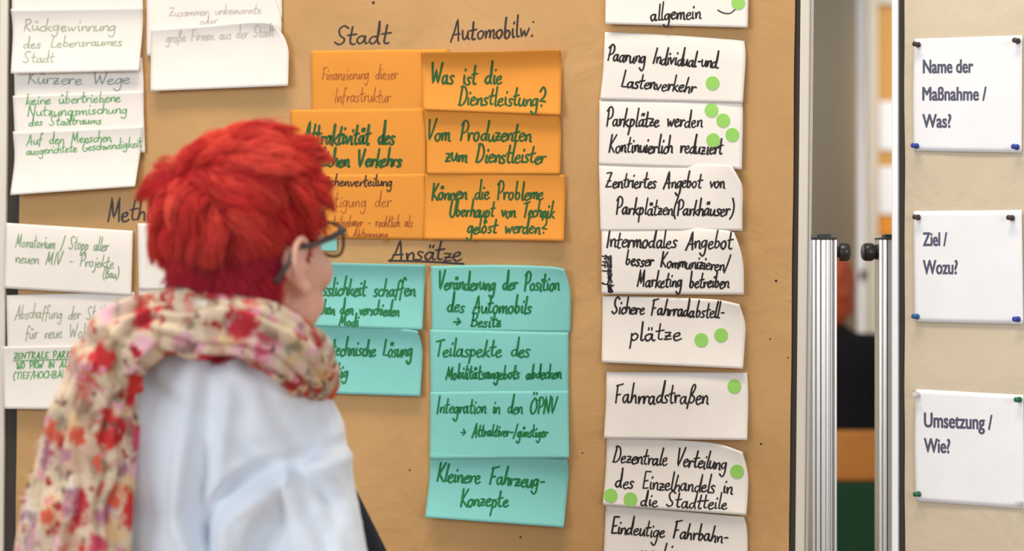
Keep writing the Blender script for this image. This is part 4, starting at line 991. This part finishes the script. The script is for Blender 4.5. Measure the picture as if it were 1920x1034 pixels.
def sweep(path, ra, rb, flatdir, nf, amp, closed=False, n=96, seed=0, step=14, twist=1.2, capend=True):
    P = catmull(path, step, closed); m = len(P)
    A = catmull(np.stack([ra, rb], 1), step, closed)
    T = np.roll(P,-1,0)-np.roll(P,1,0) if closed else np.gradient(P, axis=0); T /= np.linalg.norm(T, axis=1)[:,None]
    V = []
    for i in range(m):
        a = np.array(flatdir, float); a = a-T[i]*(a @ T[i]); a /= np.linalg.norm(a); b2_ = np.cross(T[i], a)
        s_ = i/m
        for k in range(n):
            th = 2*math.pi*k/n
            ph = twist*math.sin(2*math.pi*s_*2+seed) if closed else twist*s_*2
            cx_, cy_ = math.cos(th), math.sin(th)
            w_ = noise.noise(Vector((cx_*1.5+seed, cy_*1.5, (math.cos(2*math.pi*s_)*2 if closed else s_*6))))
            fold = amp*(abs(math.sin(nf*.5*th+ph+2.2*w_))**.8-.55)+amp*.8*w_
            k_ = 1+fold
            V.append(P[i]+a*A[i,0]*cx_*k_+b2_*A[i,1]*cy_*k_)
    F = []
    for i in range(m if closed else m-1):
        j = (i+1) % m
        for k in range(n): F.append((i*n+k, i*n+(k+1) % n, j*n+(k+1) % n, j*n+k))
    if not closed: F.append(tuple(range(n-1,-1,-1))); F.append(tuple((m-1)*n+k for k in range(n)))
    return V, F
loop = [W(262,640,1.99),W(300,610,1.95),W(370,606,1.92),W(450,616,1.91),W(520,640,1.93),W(575,690,1.98),W(585,712,2.06),W(540,700,2.15),W(450,670,2.17),W(350,650,2.14),W(270,640,2.07)]
lr = np.array([.032,.031,.031,.031,.031,.027,.027,.03,.03,.03,.03]); lz = np.array([.028]*11)
V, F = sweep(loop, lz*.95, lr*.98, (0,-1,.2), 9, .34, True, seed=2)
sc = mk('scarf', V, F, MSC, pe, True); tagp(sc, 'cream scarf with red and pink flower print')
# second overlapping wrap low on the right
V, F = sweep([W(330,585,1.94),W(400,580,1.925),W(470,590,1.93),W(540,620,1.95),W(590,668,2.0),W(600,700,2.06)], np.array([.010,.016,.018,.018,.016,.010]), np.array([.012,.018,.020,.020,.018,.010]), (0,-1,.2), 7, .3, False, seed=5)
mk('scarf_wrap', V, F, MSC, sc, True)
# fold/knot at the left shoulder
V, F = sweep([W(330,600,1.96),W(268,618,1.93),W(225,640,1.925),W(205,690,1.93),W(215,735,1.94)], np.array([.020,.026,.030,.030,.026]), np.array([.024,.034,.036,.034,.030]), (0,-1,.0), 7, .34, False, seed=8)
mk('scarf_knot', V, F, MSC, sc, True)
# hanging tail
V, F = sweep([W(222,650,1.945),W(190,715,1.94),W(166,800,1.935),W(150,900,1.935),W(136,1000,1.935),W(128,1100,1.935),W(122,1180,1.935)], np.array([.018,.022,.024,.024,.025,.026,.026]), np.array([.020,.034,.042,.046,.050,.053,.055]), (0,-1,0), 13, .30, False, n=140, seed=11, twist=.5)
mk('scarf_tail', V, F, MSC, sc, True)
V, F = sweep([W(238,690,1.96),W(232,780,1.955),W(222,900,1.95),W(212,1010,1.95),W(206,1180,1.95)], np.array([.012,.016,.018,.018,.018]), np.array([.010,.014,.015,.016,.018]), (0,-1,0), 7, .32, False, seed=15, twist=.4)
mk('scarf_tail', V, F, MSC, sc, True)
# frayed edge
V = []; F = []; rnd = random.Random(4)
for k in range(170):
    y = rnd.uniform(740, 1080); x = np.interp(y, [650,715,800,900,1000,1100], [200,140,100,74,54,42])+rnd.uniform(-2,14)
    a = W(x, y, 1.93+rnd.uniform(-.01,.02)); b1_ = a+np.array([rnd.uniform(-.014,.002), rnd.uniform(-.008,.008), rnd.uniform(-.012,.008)]); c1_ = b1_+np.array([rnd.uniform(-.008,.006), 0, rnd.uniform(-.016,.002)])
    v, f = tube([a, b1_, c1_], [.0012,.0009,.0003], 4); n0 = len(V); V += v; F += [tuple(i+n0 for i in q) for q in f]
tagp(mk('fringe', V, F, MSC, sc), kind='stuff')

for o in bpy.data.objects:
    if '_org' in o: del o['_org']
